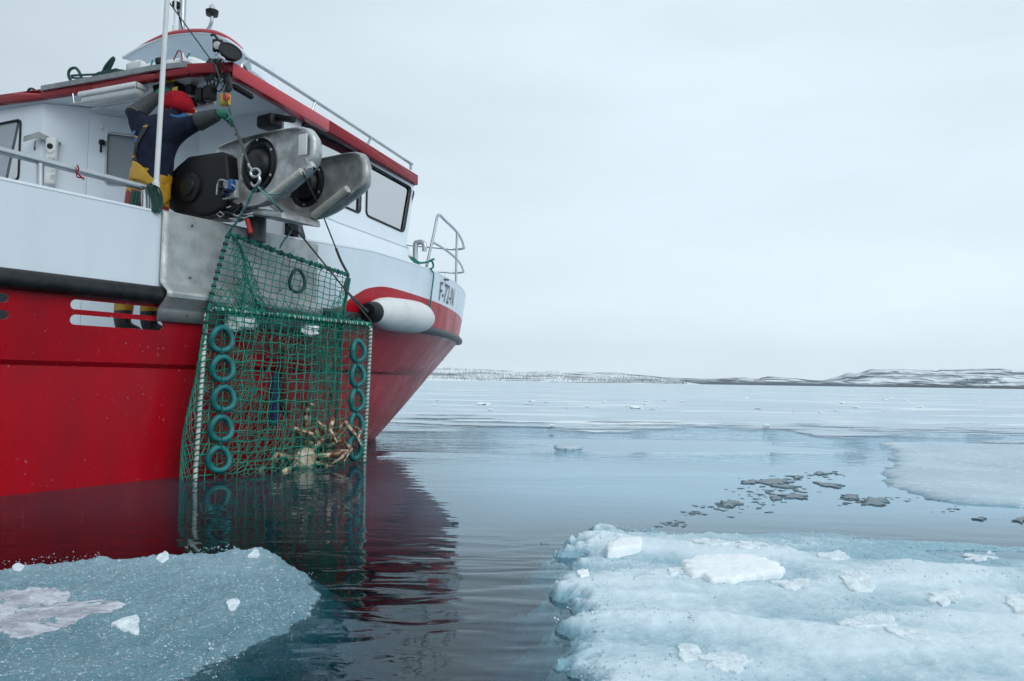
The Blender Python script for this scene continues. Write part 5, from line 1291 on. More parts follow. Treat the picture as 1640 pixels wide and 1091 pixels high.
# hands with five fingers
def hand(wrist, pd, palm_n, curl, spread, thumb_side, name, target=None, sc=1.0):
    pd = pd.normalized(); pn = (palm_n - pd * palm_n.dot(pd)).normalized(); sd2 = pd.cross(pn).normalized() * thumb_side
    vs, fs = chain([wrist - pd * .03, wrist, wrist + pd * .045 * sc, wrist + pd * .085 * sc], [(.036, .044), (.034, .040), (.026, .047), (.022, .046)], 2)
    mb = MB(); mb.add(vs, fs)
    for k, (ln, r) in enumerate(((.072, .0125), (.082, .0130), (.077, .0125), (.060, .0112))):
        b0 = wrist + pd * .075 * sc + sd2 * (0.033 - .022 * k)
        a = 0.0; p = b0; pts = [p]; 
        for seg, fr_ in ((0, .45), (1, .32), (2, .26)):
            a += curl * (1.0 + .12 * k); d = pd * math.cos(a) + pn * math.sin(a) + sd2 * (spread * (1.5 - k) * .12); p = p + d * ln * sc * fr_ * 1.25; pts.append(p)
        v1, f1 = chain([b0 - pd * .02] + pts, [r * 1.05, r * 1.1, r, r * .95, r * .82], 2); mb.add(v1, f1)
    b0 = wrist + pd * .018 + sd2 * .036
    pts = [b0, b0 + (sd2 * .8 + pd * .55 + pn * .35).normalized() * .038, b0 + (sd2 * .8 + pd * .55 + pn * .35).normalized() * .038 + (pd * .8 + pn * .6 + sd2 * .1).normalized() * .034,
           b0 + (sd2 * .8 + pd * .55 + pn * .35).normalized() * .038 + (pd * .8 + pn * .6 + sd2 * .1).normalized() * .034 + (pd * .6 + pn * .8 - sd2 * .3).normalized() * .024]
    v1, f1 = chain(pts, [.018, .016, .0145, .0115], 2); mb.add(v1, f1)
    mb.build(name, 'glove_green', man, angle=180)
rw = J['rwr'][1]; ROPE_V = 0.10
grip = px(371, 186, .62)
hand(px(352, 182, .52), (px(374, 186, .62) - px(352, 182, .52)), Vec((0, 0, -1)) - VV * .1 - UU * .25, 0.62, 0.6, 1, 'glove', sc=1.08)
hand(px(255, 151, -.26), (px(272, 138, -.20) - px(255, 151, -.26)), UU * 1.0 + Vec((0, 0, .1)), 0.25, 0.8, -1, 'glove', sc=1.05)
# oilskin bib: yellow waist band dropping to the right hip, braces over the back
camd = lambda p: (CAMP - p).normalized()
def patch(pts_rows, lift, name, mname, thick=0.008):
    """cloth patch lying on the body: rows of pixels projected on the trunk, lifted a little"""
    from mathutils.bvhtree import BVHTree
    bv = BVHTree.FromPolygons(vs2, fs)
    mb = MB(); g_ = []
    for row in pts_rows:
        rr = spline([Vec((x, y, 0)) for x, y in row], 5)
        line = []
        for q in rr:
            r = ray(q.x, q.y).normalized(); loc, nr, i_, d_ = bv.ray_cast(CAMP, r)
            if loc is None:
                loc, nr, i_, d_ = bv.find_nearest(px(q.x, q.y))
            line.append(loc + nr * lift + Vec((0, 0, 0)))
        g_.append(line)
    # resample vertical
    n = len(g_[0]); vs_ = [p for l in g_ for p in l]
    mb.add(vs_, [(i * n + k, i * n + k + 1, (i + 1) * n + k + 1, (i + 1) * n + k) for i in range(len(g_) - 1) for k in range(n - 1)])
    o = mb.build(name, mname, man, angle=180); s = o.modifiers.new('t', 'SOLIDIFY'); s.thickness = thick; s.offset = 0.5
    q = o.modifiers.new('s', 'SUBSURF'); q.levels = 1; q.render_levels = 1
    return o
patch([[(191, 258), (205, 258), (219, 259), (231, 268), (243, 284), (256, 293)], [(191, 271), (206, 272), (220, 273), (231, 281), (241, 293), (252, 303)], [(191, 280), (206, 281), (220, 282), (232, 288), (242, 298), (252, 309)], [(192, 288), (207, 288), (220, 288), (233, 292), (243, 300), (254, 314)]], 0.014, 'bib_band', 'yellow_oilskin')
patch([[(252, 294), (262, 296), (275, 290), (283, 272), (285, 252)], [(252, 306), (264, 306), (277, 298), (285, 278), (287, 254)], [(254, 318), (264, 316), (277, 308), (286, 290), (288, 262)], [(260, 330), (266, 324), (276, 316), (285, 300), (289, 274)]], 0.014, 'bib_side', 'yellow_oilskin')
mb = MB()
def strap(pts, w_, name, mname):
    rows = [[(x - w_, y), (x, y), (x + w_, y)] for x, y in pts]; patch(rows, 0.012, name, mname, 0.006)
strap([(238, 200), (232, 210), (224, 224), (216, 240), (210, 254), (205, 264)], 3.6, 'brace', 'black_matte')
strap([(210, 216), (208, 228), (209, 240), (216, 252), (221, 264)], 3.0, 'brace', 'black_matte')
strap([(236, 202), (233, 206)], 3.2, 'brace_buckle', 'yellow_oilskin'); strap([(211, 214), (210, 219)], 2.6, 'brace_buckle', 'yellow_oilskin')
strap([(217, 210), (215, 216), (214, 222), (213, 228)], 2.6, 'back_print', 'blue_paint')
strap([(214, 250), (214, 254)], 4.0, 'brace_buckle', 'yellow_oilskin')

# ------------------------------------------------------------------ crab pot
pot = empty('crab_pot', B(2.1, 0.3, 0.0)); tag(pot, 'green netted crab pot with white frame hoisted from the water', 'crab pot')
FA, FB = onz(312, 769), onz(583, 741)
fd_ = (FB - FA); fd_.z = 0; flen = fd_.length; fd_.normalize(); fnn = fd_.cross(Vec((0, 0, 1)))     # toward the camera side
if fnn.dot(VV) < 0: fnn = -fnn
def onf(x, y, off=0.0): return hit(x, y, FA + fnn * off, fnn)
TL, TR, BL, BR = onf(331, 493), onf(594, 520), onf(312, 769), onf(583, 741)
BL2 = BL + (BL - TL) * 0.22; BR2 = BR + (BR - TR) * 0.22       # the frame runs on under water
mb = MB(); mb.tube([TL + (TR - TL) * .03 + (BL - TL) * 0, TL + (BL - TL) * 0.03, BL, BL2, BR2, BR, TR + (BR - TR) * .03, TR - (TR - TL) * .03], 0.017, 12, closed=True); fo = mb.build('front_frame', 'frame_white', pot)
def helix(a, b, r, turns, tr, mbx, n=10):
    d = (b - a); l = d.length; d.normalize(); x = d.orthogonal().normalized(); y = d.cross(x); k = int(turns * n); pts = []
    for i in range(k + 1):
        t = i / k; th = 2 * math.pi * turns * t + 0.5 * math.sin(t * 37); pts.append(a + d * (l * t) + (x * math.cos(th) + y * math.sin(th)) * r)
    mbx.tube(pts, tr, 5)
mb = MB(); helix(TL, BL2, .0195, 38, .0055, mb); helix(TL, TR, .0195, 60, .0060, mb); helix(TR, BR2, .0195, 44, .006, mb); helix(TL, TR, .020, 33, .0065, mb)
mb.build('frame_lashing', 'net_green', pot)
def net(fn, ns, ntt, jit, rad, name, mname, seed, s0=0, diamond=False, knots=True, sag=0.0):
    rnd = random.Random(seed); mb = MB(); P = [[None] * (ns + 1) for _ in range(ntt + 1)]
    for i in range(ntt + 1):
        for k in range(ns + 1):
            s, t = k / ns, i / ntt
            j1 = 0 if k in (0, ns) else jit; j2 = 0 if i in (0, ntt) else jit
            P[i][k] = fn(s + rnd.uniform(-1, 1) * j1 / ns, t + rnd.uniform(-1, 1) * j2 / ntt)
    def bend(a, b):
        m = a.lerp(b, .5) + Vec((rnd.uniform(-1, 1), rnd.uniform(-1, 1), rnd.uniform(-1.2, .4))) * (a - b).length * sag; return m
    def line(pts):
        out = [pts[0]]
        for a, b in zip(pts, pts[1:]):
            if sag > 0: out.append(bend(a, b))
            out.append(b)
        mb.tube(out, rad, 4, cap=False)
    if not diamond:
        for i in range(ntt + 1): line(P[i])
        for k in range(ns + 1): line([P[i][k] for i in range(ntt + 1)])
    else:
        for k in range(-ntt, ns + 1):
            l = [P[i][k + i] for i in range(ntt + 1) if 0 <= k + i <= ns]
            if len(l) > 1: line(l)
            l = [P[i][ns - k - i] for i in range(ntt + 1) if 0 <= ns - k - i <= ns]
            if len(l) > 1: line(l)
    if knots:
        for i in range(ntt + 1):
            for k in range(ns + 1):
                p = P[i][k]; r = rad * 1.9
                mb.add([p + Vec((r, 0, 0)), p - Vec((r, 0, 0)), p + Vec((0, r, 0)), p - Vec((0, r, 0)), p + Vec((0, 0, r)), p - Vec((0, 0, r))], [(0, 2, 4), (2, 1, 4), (1, 3, 4), (3, 0, 4), (2, 0, 5), (1, 2, 5), (3, 1, 5), (0, 3, 5)])
    return mb.build(name, mname, pot, smooth=False)
def bil(a, b, c, d, bulge=0.0, bd=None):
    bd = bd or -fnn
    return lambda s, t: (a.lerp(b, s)).lerp(d.lerp(c, s), t) + bd * (bulge * math.sin(math.pi * min(1, max(0, s))) * math.sin(math.pi * min(1, max(0, t))))
net(bil(TL, TR, BR2, BL2, 0.03, fnn), 20, 20, 0.16, 0.0040, 'front_net', 'net_green', 1, sag=0.06)
# back frame: rope-wrapped, hanging higher and inboard of the white one
def onbk(x, y): return hit(x, y, B(0, 0.34, 1.9), (VV - Vec((0, 0, 0.095))).normalized())
KTL, KTR = onbk(366, 374), onbk(558, 440)
KBL, KBR = onbk(292, 706), onbk(536, 690)
lft = spline([onbk(x, y) for x, y in ((366, 374), (350, 430), (335, 490), (319, 585), (296, 690), (300, 745))], 5)
rgt = spline([onbk(x, y) for x, y in ((558, 440), (553, 480), (546, 530), (542, 610), (537, 690), (535, 745))], 5)
topl = [KTL.lerp(KTR, k / 24) + Vec((0, 0, -0.012 * math.sin(math.pi * k / 24))) for k in range(25)]
mb = MB(); mb.tube(lft, 0.012, 8); mb.tube(rgt, 0.013, 8); mb.tube(topl, 0.014, 8)
rnd = random.Random(3)
for p, q in zip(topl, topl[1:]):
    for k in range(2):
        c = p.lerp(q, rnd.random()); mb.tube([c + Vec((rnd.uniform(-.02, .02), rnd.uniform(-.015, .015), .018)), c + Vec((0, -.018, .004)), c + Vec((rnd.uniform(-.02, .02), 0, -.020))], 0.007, 5)
for p, q in zip(lft[:14], lft[1:15]):
    c = p.lerp(q, .5); d = (q - p).normalized(); mb.lathe(c, d + VV * .3, [(-.012, .012), (-.008, .020), (.008, .020), (.012, .012)], 10, mi=1)
for p, q in zip(topl[1::2], topl[2::2]):
    c = p.lerp(q, .5); d = (q - p).normalized(); mb.lathe(c, d + Vec((0, 0, .4)), [(-.014, .012), (-.008, .021), (.008, .021), (.014, .012)], 10, mi=1)
mb.build('back_frame', ['rope_green', 'net_dark'], pot)
li = lambda l, t: l[min(len(l) - 1, max(0, int(t * (len(l) - 1))))].lerp(l[min(len(l) - 1, max(0, int(t * (len(l) - 1))) + 1)], (t * (len(l) - 1)) % 1.0)
net(lambda s, t: li(lft, t).lerp(li(rgt, t), s) + VV * (0.05 * math.sin(math.pi * max(0, min(1, s))) * math.sin(math.pi * t)), 19, 26, 0.14, 0.0036, 'back_net', 'net_green', 2, sag=0.06)
# side walls between the two frames
fl_l = [TL.lerp(BL2, k / 20) for k in range(21)]; fl_r = [TR.lerp(BR2, k / 20) for k in range(21)]
net(lambda s, t: li(lft, .28 + .72 * t).lerp(li(fl_l, t), s) - VV * 0.0 - UU * (0.09 * math.sin(math.pi * max(0, min(1, s))) * t), 6, 24, 0.18, 0.003, 'side_net', 'net_green', 3, diamond=True, sag=0.08)
net(lambda s, t: li(rgt, .28 + .72 * t).lerp(li(fl_r, t), s) + UU * (0.02 * math.sin(math.pi * max(0, min(1, s)))), 6, 24, 0.2, 0.003, 'side_net', 'net_green', 4, diamond=True, sag=0.1)
# top sheet between the white bar and the back frame, and the funnel running inward
ktop = [li(lft, .30).lerp(li(rgt, .30), k / 20) for k in range(21)]
net(lambda s, t: TL.lerp(TR, s).lerp(li(ktop, s), t) - Vec((0, 0, .10 * math.sin(math.pi * t))), 20, 5, 0.2, 0.003, 'top_net', 'net_green', 5, diamond=True, sag=0.08)
e0, e1, e2, e3 = onf(405, 560, -.14), onf(505, 575, -.14), onf(490, 640, -.14), onf(410, 630, -.14)
def funnel(a0, a1, b0, b1, ns, nt_, seed, sagv=0.06):
    net(lambda s, t: a0.lerp(a1, s).lerp(b0.lerp(b1, s), t) - Vec((0, 0, sagv * math.sin(math.pi * t))), ns, nt_, 0.25, 0.003, 'funnel_net', 'net_green', seed, diamond=True, sag=0.1)
mid = lambda a, b, t: a.lerp(b, t)
funnel(TL.lerp(BL, .05), TL.lerp(BL, .95), e0, e3, 16, 10, 11)
funnel(li(rgt, .3), li(rgt, .9), e1, e2, 14, 8, 12)
funnel(TL.lerp(TR, .05), TL.lerp(TR, .95), e0, e1, 18, 6, 13, .03)
funnel(BL.lerp(BR, .1), BL.lerp(BR, .9), e3, e2, 18, 8, 14, .05)
funnel(onbk(372, 380), onbk(400, 420), onbk(378, 505), onbk(440, 520), 8, 14, 15, .02)
funnel(onbk(556, 448), onbk(548, 520), onf(482, 560, -.10), onf(540, 660, -.10), 9, 12, 16, .02)
# gathered cords
mb = MB()
for pts in ([(370, 378), (385, 400), (391, 436), (389, 470), (382, 508)], [(558, 446), (552, 480), (546, 520)], [(546, 520), (536, 560), (530, 620), (524, 668)], [(392, 440), (402, 470), (420, 500)]):
    mb.tube([onbk(x, y) + VV * .02 for x, y in pts], 0.010, 6, smooth=6)
for pts in ([(300, 735), (330, 752), (380, 700), (430, 702)], [(420, 702), (388, 745), (372, 760)], [(432, 545), (433, 580), (400, 640)], [(425, 572), (480, 575), (520, 560)]):
    mb.tube([onf(x, y, -.05) for x, y in pts], 0.0055, 5, smooth=6)
mb.build('gather_cord', 'rope_green', pot)
# ring floats lashed to the front net
def ringf(x, y, rx, ry, nm='net_ring', m_='ring_teal', tube=0.024, plane=onf, off=0.03, tilt=0):
    c = plane(x, y) if plane is not onf else onf(x, y, off); rr = (c - CAMP).length / F; mb = MB(); a, b = fd_, Vec((0, 0, 1)); k = 1.0 / abs((fd_).dot(rt))
    pts = [(plane(x + rx * math.cos(t), y + ry * math.sin(t)) if plane is not onf else onf(x + rx * math.cos(t), y + ry * math.sin(t), off)) + fnn * 0.012 * math.sin(2 * t + tilt) for t in [2 * math.pi * i / 28 for i in range(28)]]
    mb.tube(pts, tube, 10, closed=True); return mb.build(nm, m_, pot)
for (x, y) in ((355, 543), (356, 590), (358, 638), (354, 686), (350, 735)): ringf(x, y, 16.5, 18.5)
for (x, y) in ((573, 562), (572, 601), (571, 641), (570, 680)): ringf(x, y, 10, 16.5, tube=0.023, tilt=1)
ringf(568, 718, 9.5, 17, tube=0.023, tilt=2)
ringf(472, 450, 12, 18, 'mesh_hoop', 'net_dark', 0.015, plane=lambda x, y: onbk(x, y) + VV * .03)
mb = MB()
for (x, y0_, y1_) in ((355, 524, 752), (572, 545, 736)): mb.tube([onf(x, y, .05) for y in range(y0_, y1_, 12)], 0.004, 5)
for (x, y) in ((355, 566), (357, 614), (356, 662), (352, 711), (573, 582), (572, 621), (571, 660), (570, 699)): mb.sphere(onf(x, y, .045), 0.014, 8)
mb.build('ring_lashing', 'net_dark', pot)
# bridle
HOOK = onu(411, 297, 1.30)
mb = MB(); rnd = random.Random(8)
def twist(pts, r, amp=0.006, k=10):
    s = spline(pts, k); 
    for ph in (0, 2.1):
        mb.tube([p + Vec((math.cos(i * .9 + ph), math.sin(i * .9 + ph), 0)) * amp for i, p in enumerate(s)], r, 6)
twist([HOOK, HOOK.lerp(KTL, .55) + Vec((0, 0, -.02)), KTL], 0.0065)
twist([HOOK, onu(440, 326, 1.35), onv(465, 352, .33)], 0.006)
mb.build('bridle', 'rope_pale', pot)
mb = MB(); mb.tube([onv(465, 352, .33), onv(467, 368, .33), onv(455, 385, .33), onv(448, 398, .33)], 0.008, 6, smooth=5); mb.build('bridle_tail', 'rope_pale', pot); mb = MB(); mb.tube([HOOK, onu(424, 310, 1.36), onu(448, 310, 1.38), onu(460, 298, 1.38)], 0.006, 6, smooth=5); mb.build('bridle_cord', 'rope_pale', pot)
mb = MB(); mb.tube([onu(418, 300, 1.32), onv(470, 362, .36), TR + Vec((0, 0, .03))], 0.0075, 6, smooth=6); mb.build('bridle_line', 'rope_dark', pot)
mb = MB(); mb.tube([onu(485, 276, 1.42), onv(520, 352, .36), onv(538, 398, .34)], 0.0065, 6); mb.tube([onv(538, 398, .34), onv(546, 418, .33), KTR], 0.012, 7, smooth=4)
mb.tube([KTR, onv(553, 462, .33), onv(575, 486, .33), onv(588, 499, .30)], 0.011, 7, smooth=4); mb.build('corner_line', 'rope_dark', pot)

# ice lumps caught in the netting
def blob(name, mname, c, rx, ry, rz, label, cat, seed, ax=None, group=None, rough=.35):
    bm = bmesh.new(); bmesh.ops.create_icosphere(bm, subdivisions=4, radius=1.0); ax = ax or (fd_, fnn, Vec((0, 0, 1))); mb = MB()
    vs = []
    for v in bm.verts:
        k = 0.85 + rough * noise.noise(v.co * 1.4 + Vec((seed, 0, 0))) + .12 * noise.noise(v.co * 4 + Vec((seed, 3, 0))) + .05 * noise.noise(v.co * 11 + Vec((seed, 3, 0)))
        q = v.co * k; vs.append(c + ax[0] * q.x * rx + ax[1] * q.y * ry + ax[2] * q.z * rz)
    bm.verts.index_update(); mb.add(vs, [tuple(v.index for v in f.verts) for f in bm.faces]); bm.free()
    o = mb.build(name, mname, angle=180); tag(o, label, cat, group); return o
blob('ice_block', 'snow', onf(385, 509, -.045), .19, .05, .13, 'white ice block caught in the pot netting under the hauling plate, the larger one', 'ice block', 3.0)
blob('ice_block', 'snow', onf(497, 528, -.045), .12, .04, .06, 'small white ice block caught in the pot netting nearer the fender', 'ice block', 8.0)
# bait bag, then a tube coloured as its shade on the hull
mb = MB(); a, b = onf(441, 604, -.12), onf(438, 680, -.12)
mb.tube([a + Vec((0, 0, .03)), a, a.lerp(b, .15), a.lerp(b, .5), a.lerp(b, .85), b, b + Vec((0, 0, -.015))], [.012, .035, .045, .05, .047, .035, .01], 14, smooth=3); o = mb.build('bait_bag_or_shade', 'bait_blue'); tag(o, 'dark blue bait bag hanging in the middle of the crab pot', 'bait bag')
mat('bait_shade', (0.13, 0.018, 0.014), 0.8, bump=.3)
mb = MB(); a, b = onf(455, 560, -.16), onf(457, 668, -.16)
mb.tube([a, a.lerp(b, .3), a.lerp(b, .6), a.lerp(b, .9), b], [.03, .042, .05, .045, .012], 14, smooth=3); o = mb.build('bait_bag_or_shade', 'bait_shade'); tag(o, 'brownish red tube standing for bait bag shade just right of the blue one', 'bait bag')

# ------------------------------------------------------------------ king crabs
def crab_mat():
    mat('crab_shell', (0.70, 0.56, 0.40), 0.42, vscale=17, col2=(0.15, 0.05, 0.026), vlo=0.42, vhi=0.57, bump=0.4, bscale=70)
    mat('crab_dark', (0.055, 0.022, 0.016), 0.5, vscale=18, col2=(0.30, 0.15, 0.07), vlo=0.5, vhi=0.68, bump=0.5, bscale=60)
    mat('crab_belly', (0.66, 0.62, 0.50), 0.45, vscale=14, col2=(0.40, 0.30, 0.20), bump=.2)
crab_mat()
def crab(c, up_, fwd_, size, seed, label, belly=False):
    rnd = random.Random(seed); up_ = up_.normalized(); fwd_ = (fwd_ - up_ * fwd_.dot(up_)).normalized(); sd_ = fwd_.cross(up_)
    mb = MB()
    bm = bmesh.new(); bmesh.ops.create_icosphere(bm, subdivisions=4, radius=1.0); vs = []
    for v in bm.verts:
        q = v.co.copy(); w_ = 1.0 - 0.28 * max(0, q.x); k = 1 + .06 * noise.noise(q * 4 + Vec((seed, 0, 0)))
        vs.append(c + (fwd_ * q.x * 0.092 + sd_ * q.y * 0.098 * w_ + up_ * q.z * (0.05 if q.z > 0 else 0.028)) * size * k)
    bm.verts.index_update(); mb.add(vs, [tuple(v.index for v in f.verts) for f in bm.faces], 2 if belly else 1); bm.free()
    def spike(p, d, l, r): 
        d = d.normalized(); x = d.orthogonal().normalized(); y = d.cross(x)
        mb.add([p + x * r, p - x * .5 * r + y * .87 * r, p - x * .5 * r - y * .87 * r, p + d * l], [(0, 1, 3), (1, 2, 3), (2, 0, 3)], 0)
    if not belly:
        for k in range(46):
            a, b = rnd.uniform(0, 6.28), math.sqrt(rnd.random()) * .95
            q = Vec((math.cos(a) * b, math.sin(a) * b, math.sqrt(1 - b * b))); p = c + (fwd_ * q.x * .092 + sd_ * q.y * .095 + up_ * q.z * .05) * size
            spike(p - up_ * .004, up_ + (fwd_ * q.x + sd_ * q.y) * .8, .02 * size, .005 * size)
    def leg(base, dirs, lens, rads, mi):
        p = base; pts = [p]; rr = [rads[0]]
        for d, l, r in zip(dirs, lens, rads[1:]):
            d = d.normalized(); a = p; p = p + d * l * size
            mb.tube([a, a.lerp(p, .06), a.lerp(p, .5), a.lerp(p, .94), p], [rr[-1] * .8 * size, rr[-1] * size, (rr[-1] * .52 + r * .42) * size, r * 1.12 * size, r * .8 * size], 8, mi=mi)
            for k in range(4):
                t = rnd.uniform(.15, .95); q = a.lerp(p, t); sdn = d.orthogonal().normalized(); sdn.rotate(Matrix.Rotation(rnd.uniform(0, 6.28), 3, d)); spike(q + sdn * r * .7 * size, sdn + d * .3, .013 * size, .004 * size)
            mb.sphere(p, r * 1.15 * size, 8, mi=mi); rr.append(r)
    for s_ in (-1, 1):
        for k, a in enumerate((0.55, 0.05, -0.5)):
            out_ = (sd_ * s_ * math.cos(a) + fwd_ * math.sin(a)); b0 = c + out_ * .085 * size - up_ * .008 * size
            bend_ = rnd.uniform(.1, .7); j = lambda m: Vec((rnd.uniform(-m, m), rnd.uniform(-m, m), rnd.uniform(-m, m)))
            leg(b0, [out_ + up_ * bend_ + j(.3), out_ * rnd.uniform(-.1, .8) - up_ * rnd.uniform(.0, .9) + j(.5), out_ * -.3 - up_ * 1.0 + j(.6)], [.19, .16, .13], [.0195, .0175, .013, .0045], 0)
        out_ = (sd_ * s_ * .45 + fwd_); b0 = c + out_.normalized() * .085 * size
        leg(b0, [out_ + up_ * .4, fwd_ - sd_ * s_ * .5 - up_ * .4], [.10, .07], [.024, .023, .027], 0)
        cl_ = b0 + (out_ + up_ * .4).normalized() * .10 * size + (fwd_ - sd_ * s_ * .5 - up_ * .4).normalized() * .07 * size
        d = (fwd_ - sd_ * s_ * .7 - up_ * .3).normalized()
        for e_ in (-1, 1): mb.tube([cl_, cl_ + (d + up_ * .35 * e_) * .035 * size, cl_ + (d + up_ * .1 * e_) * .075 * size], [.019 * size, .016 * size, .003 * size], 8, mi=0)
    o = mb.build('king_crab', ['crab_shell', 'crab_dark', 'crab_belly'], angle=50); tag(o, label, 'crab'); return o
Zv = Vec((0, 0, 1))
crab(onf(488, 737, -.06), fnn * 1.0 + Zv * .1 - fd_ * .1, fd_ * .3 - Zv, 1.2, 1, 'pale king crab lowest in the pot with its white belly turned out', belly=True)
crab(onf(518, 714, -.12), Zv * .5 - fnn * .6 + fd_ * .3, -fd_ + Zv * .4, 1.15, 6, 'dark king crab with legs up beside the right ring floats')
crab(onf(508, 722, -.18), Zv * .2 - fnn * .4 + fd_ * .8, Zv + fd_ * .2, 1.0, 14, 'brown king crab topmost in the pile with its back to the hull')
crab(onf(484, 704, -.17), Zv * .3 - fnn * .5 - fd_ * .4, fd_ + Zv * .3, 0.92, 9, 'brown king crab behind the pale one, left of the dark crab')

# ------------------------------------------------------------------ fender
fa, fb_ = hitb(597, 502), hitb(680, 508)
ca, cb2 = hit(592, 500, B(fa.x, fa.y + .24, 0), VV), None
vfe = hull_v(fa.x + .2, 1.5) + 0.16
p0, p1 = onv(588, 499, vfe + .03), onv(688, 511, hull_v(5.0, 1.5) + .10)
mb = MB(); d = (p1 - p0); l = d.length; d.normalize()
rF = 26.5 * (p0.lerp(p1, .5) - CAMP).length / F
mb.lathe(p0, d, [(.09 * l, rF * .58), (.12 * l, rF * .70), (.20 * l, rF * .88), (.30 * l, rF * .97), (.42 * l, rF), (.62 * l, rF * 1.02), (.74 * l, rF * .99), (.84 * l, rF * .88), (.92 * l, rF * .66), (.975 * l, rF * .36), (l, rF * .05)], 32)
fen = mb.build('fender', 'fender_white'); tag(fen, 'large scuffed white fender slung under the bow with a black end', 'fender')
mb = MB(); mb.lathe(p0, d, [(-.0 * l, rF * .30), (.0, rF * .45), (.03 * l, rF * .56), (.10 * l, rF * .60), (.12 * l, rF * .4)], 28); mb.lathe(p0, -d, [(-.01, rF * .2), (.04, rF * .2), (.05, rF * .1)], 14); mb.build('end_cap', 'black_plastic', fen)
fv = lambda x, y: (lambda q: B(q.x, q.y + .03, q.z))(hitb(x, y))
mb = MB(); mb.tube([onv(690, 431, hull_v(4.78, 1.99)), fv(691, 440), fv(689, 460), fv(687, 476), p1 + Vec((0, 0, .1)), p1], 0.009, 7, smooth=5); mb.build('lanyard', 'rope_green', fen)

# ------------------------------------------------------------------ lifting line with hook
LT = onv(258, -14, -0.25)
mb = MB(); l1 = onv(345, 106, -.05); l2 = onv(372, 190, 0.10); l3 = onu(398, 262, 1.34); l3b = onu(404, 272, 1.32)
hl = empty('lifting_line', l3); tag(hl, 'thin dark lifting line running from aloft through the glove to the hook', 'rope')
mb.tube([LT, l1], 0.0055, 6); mb.tube([l1, l2], 0.0055, 6); mb.tube([l2, l2.lerp(l3, .45), l3], [0.010, 0.013, 0.009], 7, smooth=5)
for k in range(5):
    q = onv(381, 214, .17); mb.tube([q, q + Vec((random.uniform(-.03, .03), random.uniform(-.03, .03), random.uniform(-.02, .03)))], 0.004, 4)
mb.build('line', 'rope_dark', hl)
mb = MB(); sz = (l3 - CAMP).length / F; e = l3b
mb.tube([l3, l3 + Vec((.008, 0, -.02)), e], 0.010, 7)
cH = onu(409, 277, 1.30); 
mb.tube([cH + rt * (7 * sz * math.cos(t)) + Zv * (6 * sz * math.sin(t)) for t in [2 * math.pi * i / 16 for i in range(16)]], 0.010, 7, closed=True)
mb.tube([onu(x, y, 1.29) for x, y in ((414, 280), (416, 288), (412, 296), (406, 298), (402, 292))], [.010, .012, .012, .010, .005], 8, smooth=5)
mb.build('hook', 'tube_metal', hl)

# ------------------------------------------------------------------ loose gear on the boat
def coil(c, r, turns, ax1, ax2, axn, rad, mbx, seed=0, z=.02):
    rnd = random.Random(seed); pts = []
    for i in range(turns * 14):
        a = 2 * math.pi * i / 14; rr = r * (1 + .1 * math.sin(i * 1.7) + rnd.uniform(-.05, .05)); pts.append(c + ax1 * rr * math.cos(a) + ax2 * rr * math.sin(a) + axn * (z * i / 14))
    mbx.tube(pts, rad, 7)
mb = MB(); vz = VC + 1.73
for k in range(4): mb.tube([onv(x + 2.6 * k + random.uniform(-1, 1), y + random.uniform(-2, 2), vz + .03 + .008 * k) for x, y in ((236, 298), (240, 296), (247, 304), (252, 322), (250, 336), (245, 338), (243, 326), (240, 308))], 0.0068, 6, closed=True, smooth=4)
for k in range(3): mb.tube([onv(214 + 5 * k, 306 + k, vz - .02), onv(212 + 5 * k, 316, vz - .02), onv(209 + 5 * k, 329 + k, vz - .05)], 0.012, 6)
o = mb.build('rope_coil', 'coil_green'); tag(o, 'dark green rope coiled round the end of the side rail and pole', 'rope')
mb = MB(); mb.tube([onv(213, 327, vz - .05), onv(220, 320, vz), onv(222, 330, vz)], .006, 6)
mb = MB(); q = onv(123, 276, vr + .03); mb.tube([q + Vec((.0, 0, .05)), q + Vec((.012, 0, .02)), q, q + Vec((.03, 0, -.03)), q + Vec((.05, 0, -.05))], .005, 6, smooth=4); mb.tube([q, q + Vec((.0, .01, -.03)), q + Vec((.045, .01, -.035))], .005, 6, smooth=3)
o = mb.build('twine_knot', 'red_cloth'); tag(o, 'bit of red twine knotted round the side rail', 'twine')
ZR = lambda p: p
mb = MB(); uo = 1.62; ro_ = lambda x, y, du=0: onu(x, y, uo + du)
mb.tube([ro_(118, 137), ro_(110, 122), ro_(112, 112), ro_(121, 109), ro_(128, 118), ro_(132, 132)], .014, 8, smooth=5)
mb.tube([ro_(150, 126), ro_(162, 121), ro_(170, 106), ro_(182, 93), ro_(178, 104), ro_(168, 121), ro_(160, 128)], .016, 8, smooth=5)
mb.tube([ro_(116, 122), ro_(118, 125), ro_(150, 125), ro_(200, 117), ro_(160, 119), ro_(118, 121)], .011, 7, closed=True, smooth=5)
for k in range(6): mb.tube([ro_(148 + 4 * k, 128 - k), ro_(158 + 5 * k, 117 - k), ro_(176 + 3 * k, 118 - k), ro_(190 + 2 * k, 120 - k), ro_(180, 126 - k, .1)], .012, 7, closed=True, smooth=4)
o = mb.build('rope_bundle', 'coil_green'); tag(o, 'tangle of green rope and hose lying on the roof edge', 'rope')
mb = MB(); mb.tube([ro_(47, 152, -.1), ro_(45, 146, -.1), ro_(50, 142, -.1), ro_(58, 146, -.1), ro_(62, 151, -.1)], .012, 8, smooth=5); o = mb.build('hose_loop', 'black_rubber'); tag(o, 'short dark hose loop at the left end of the roof', 'hose')
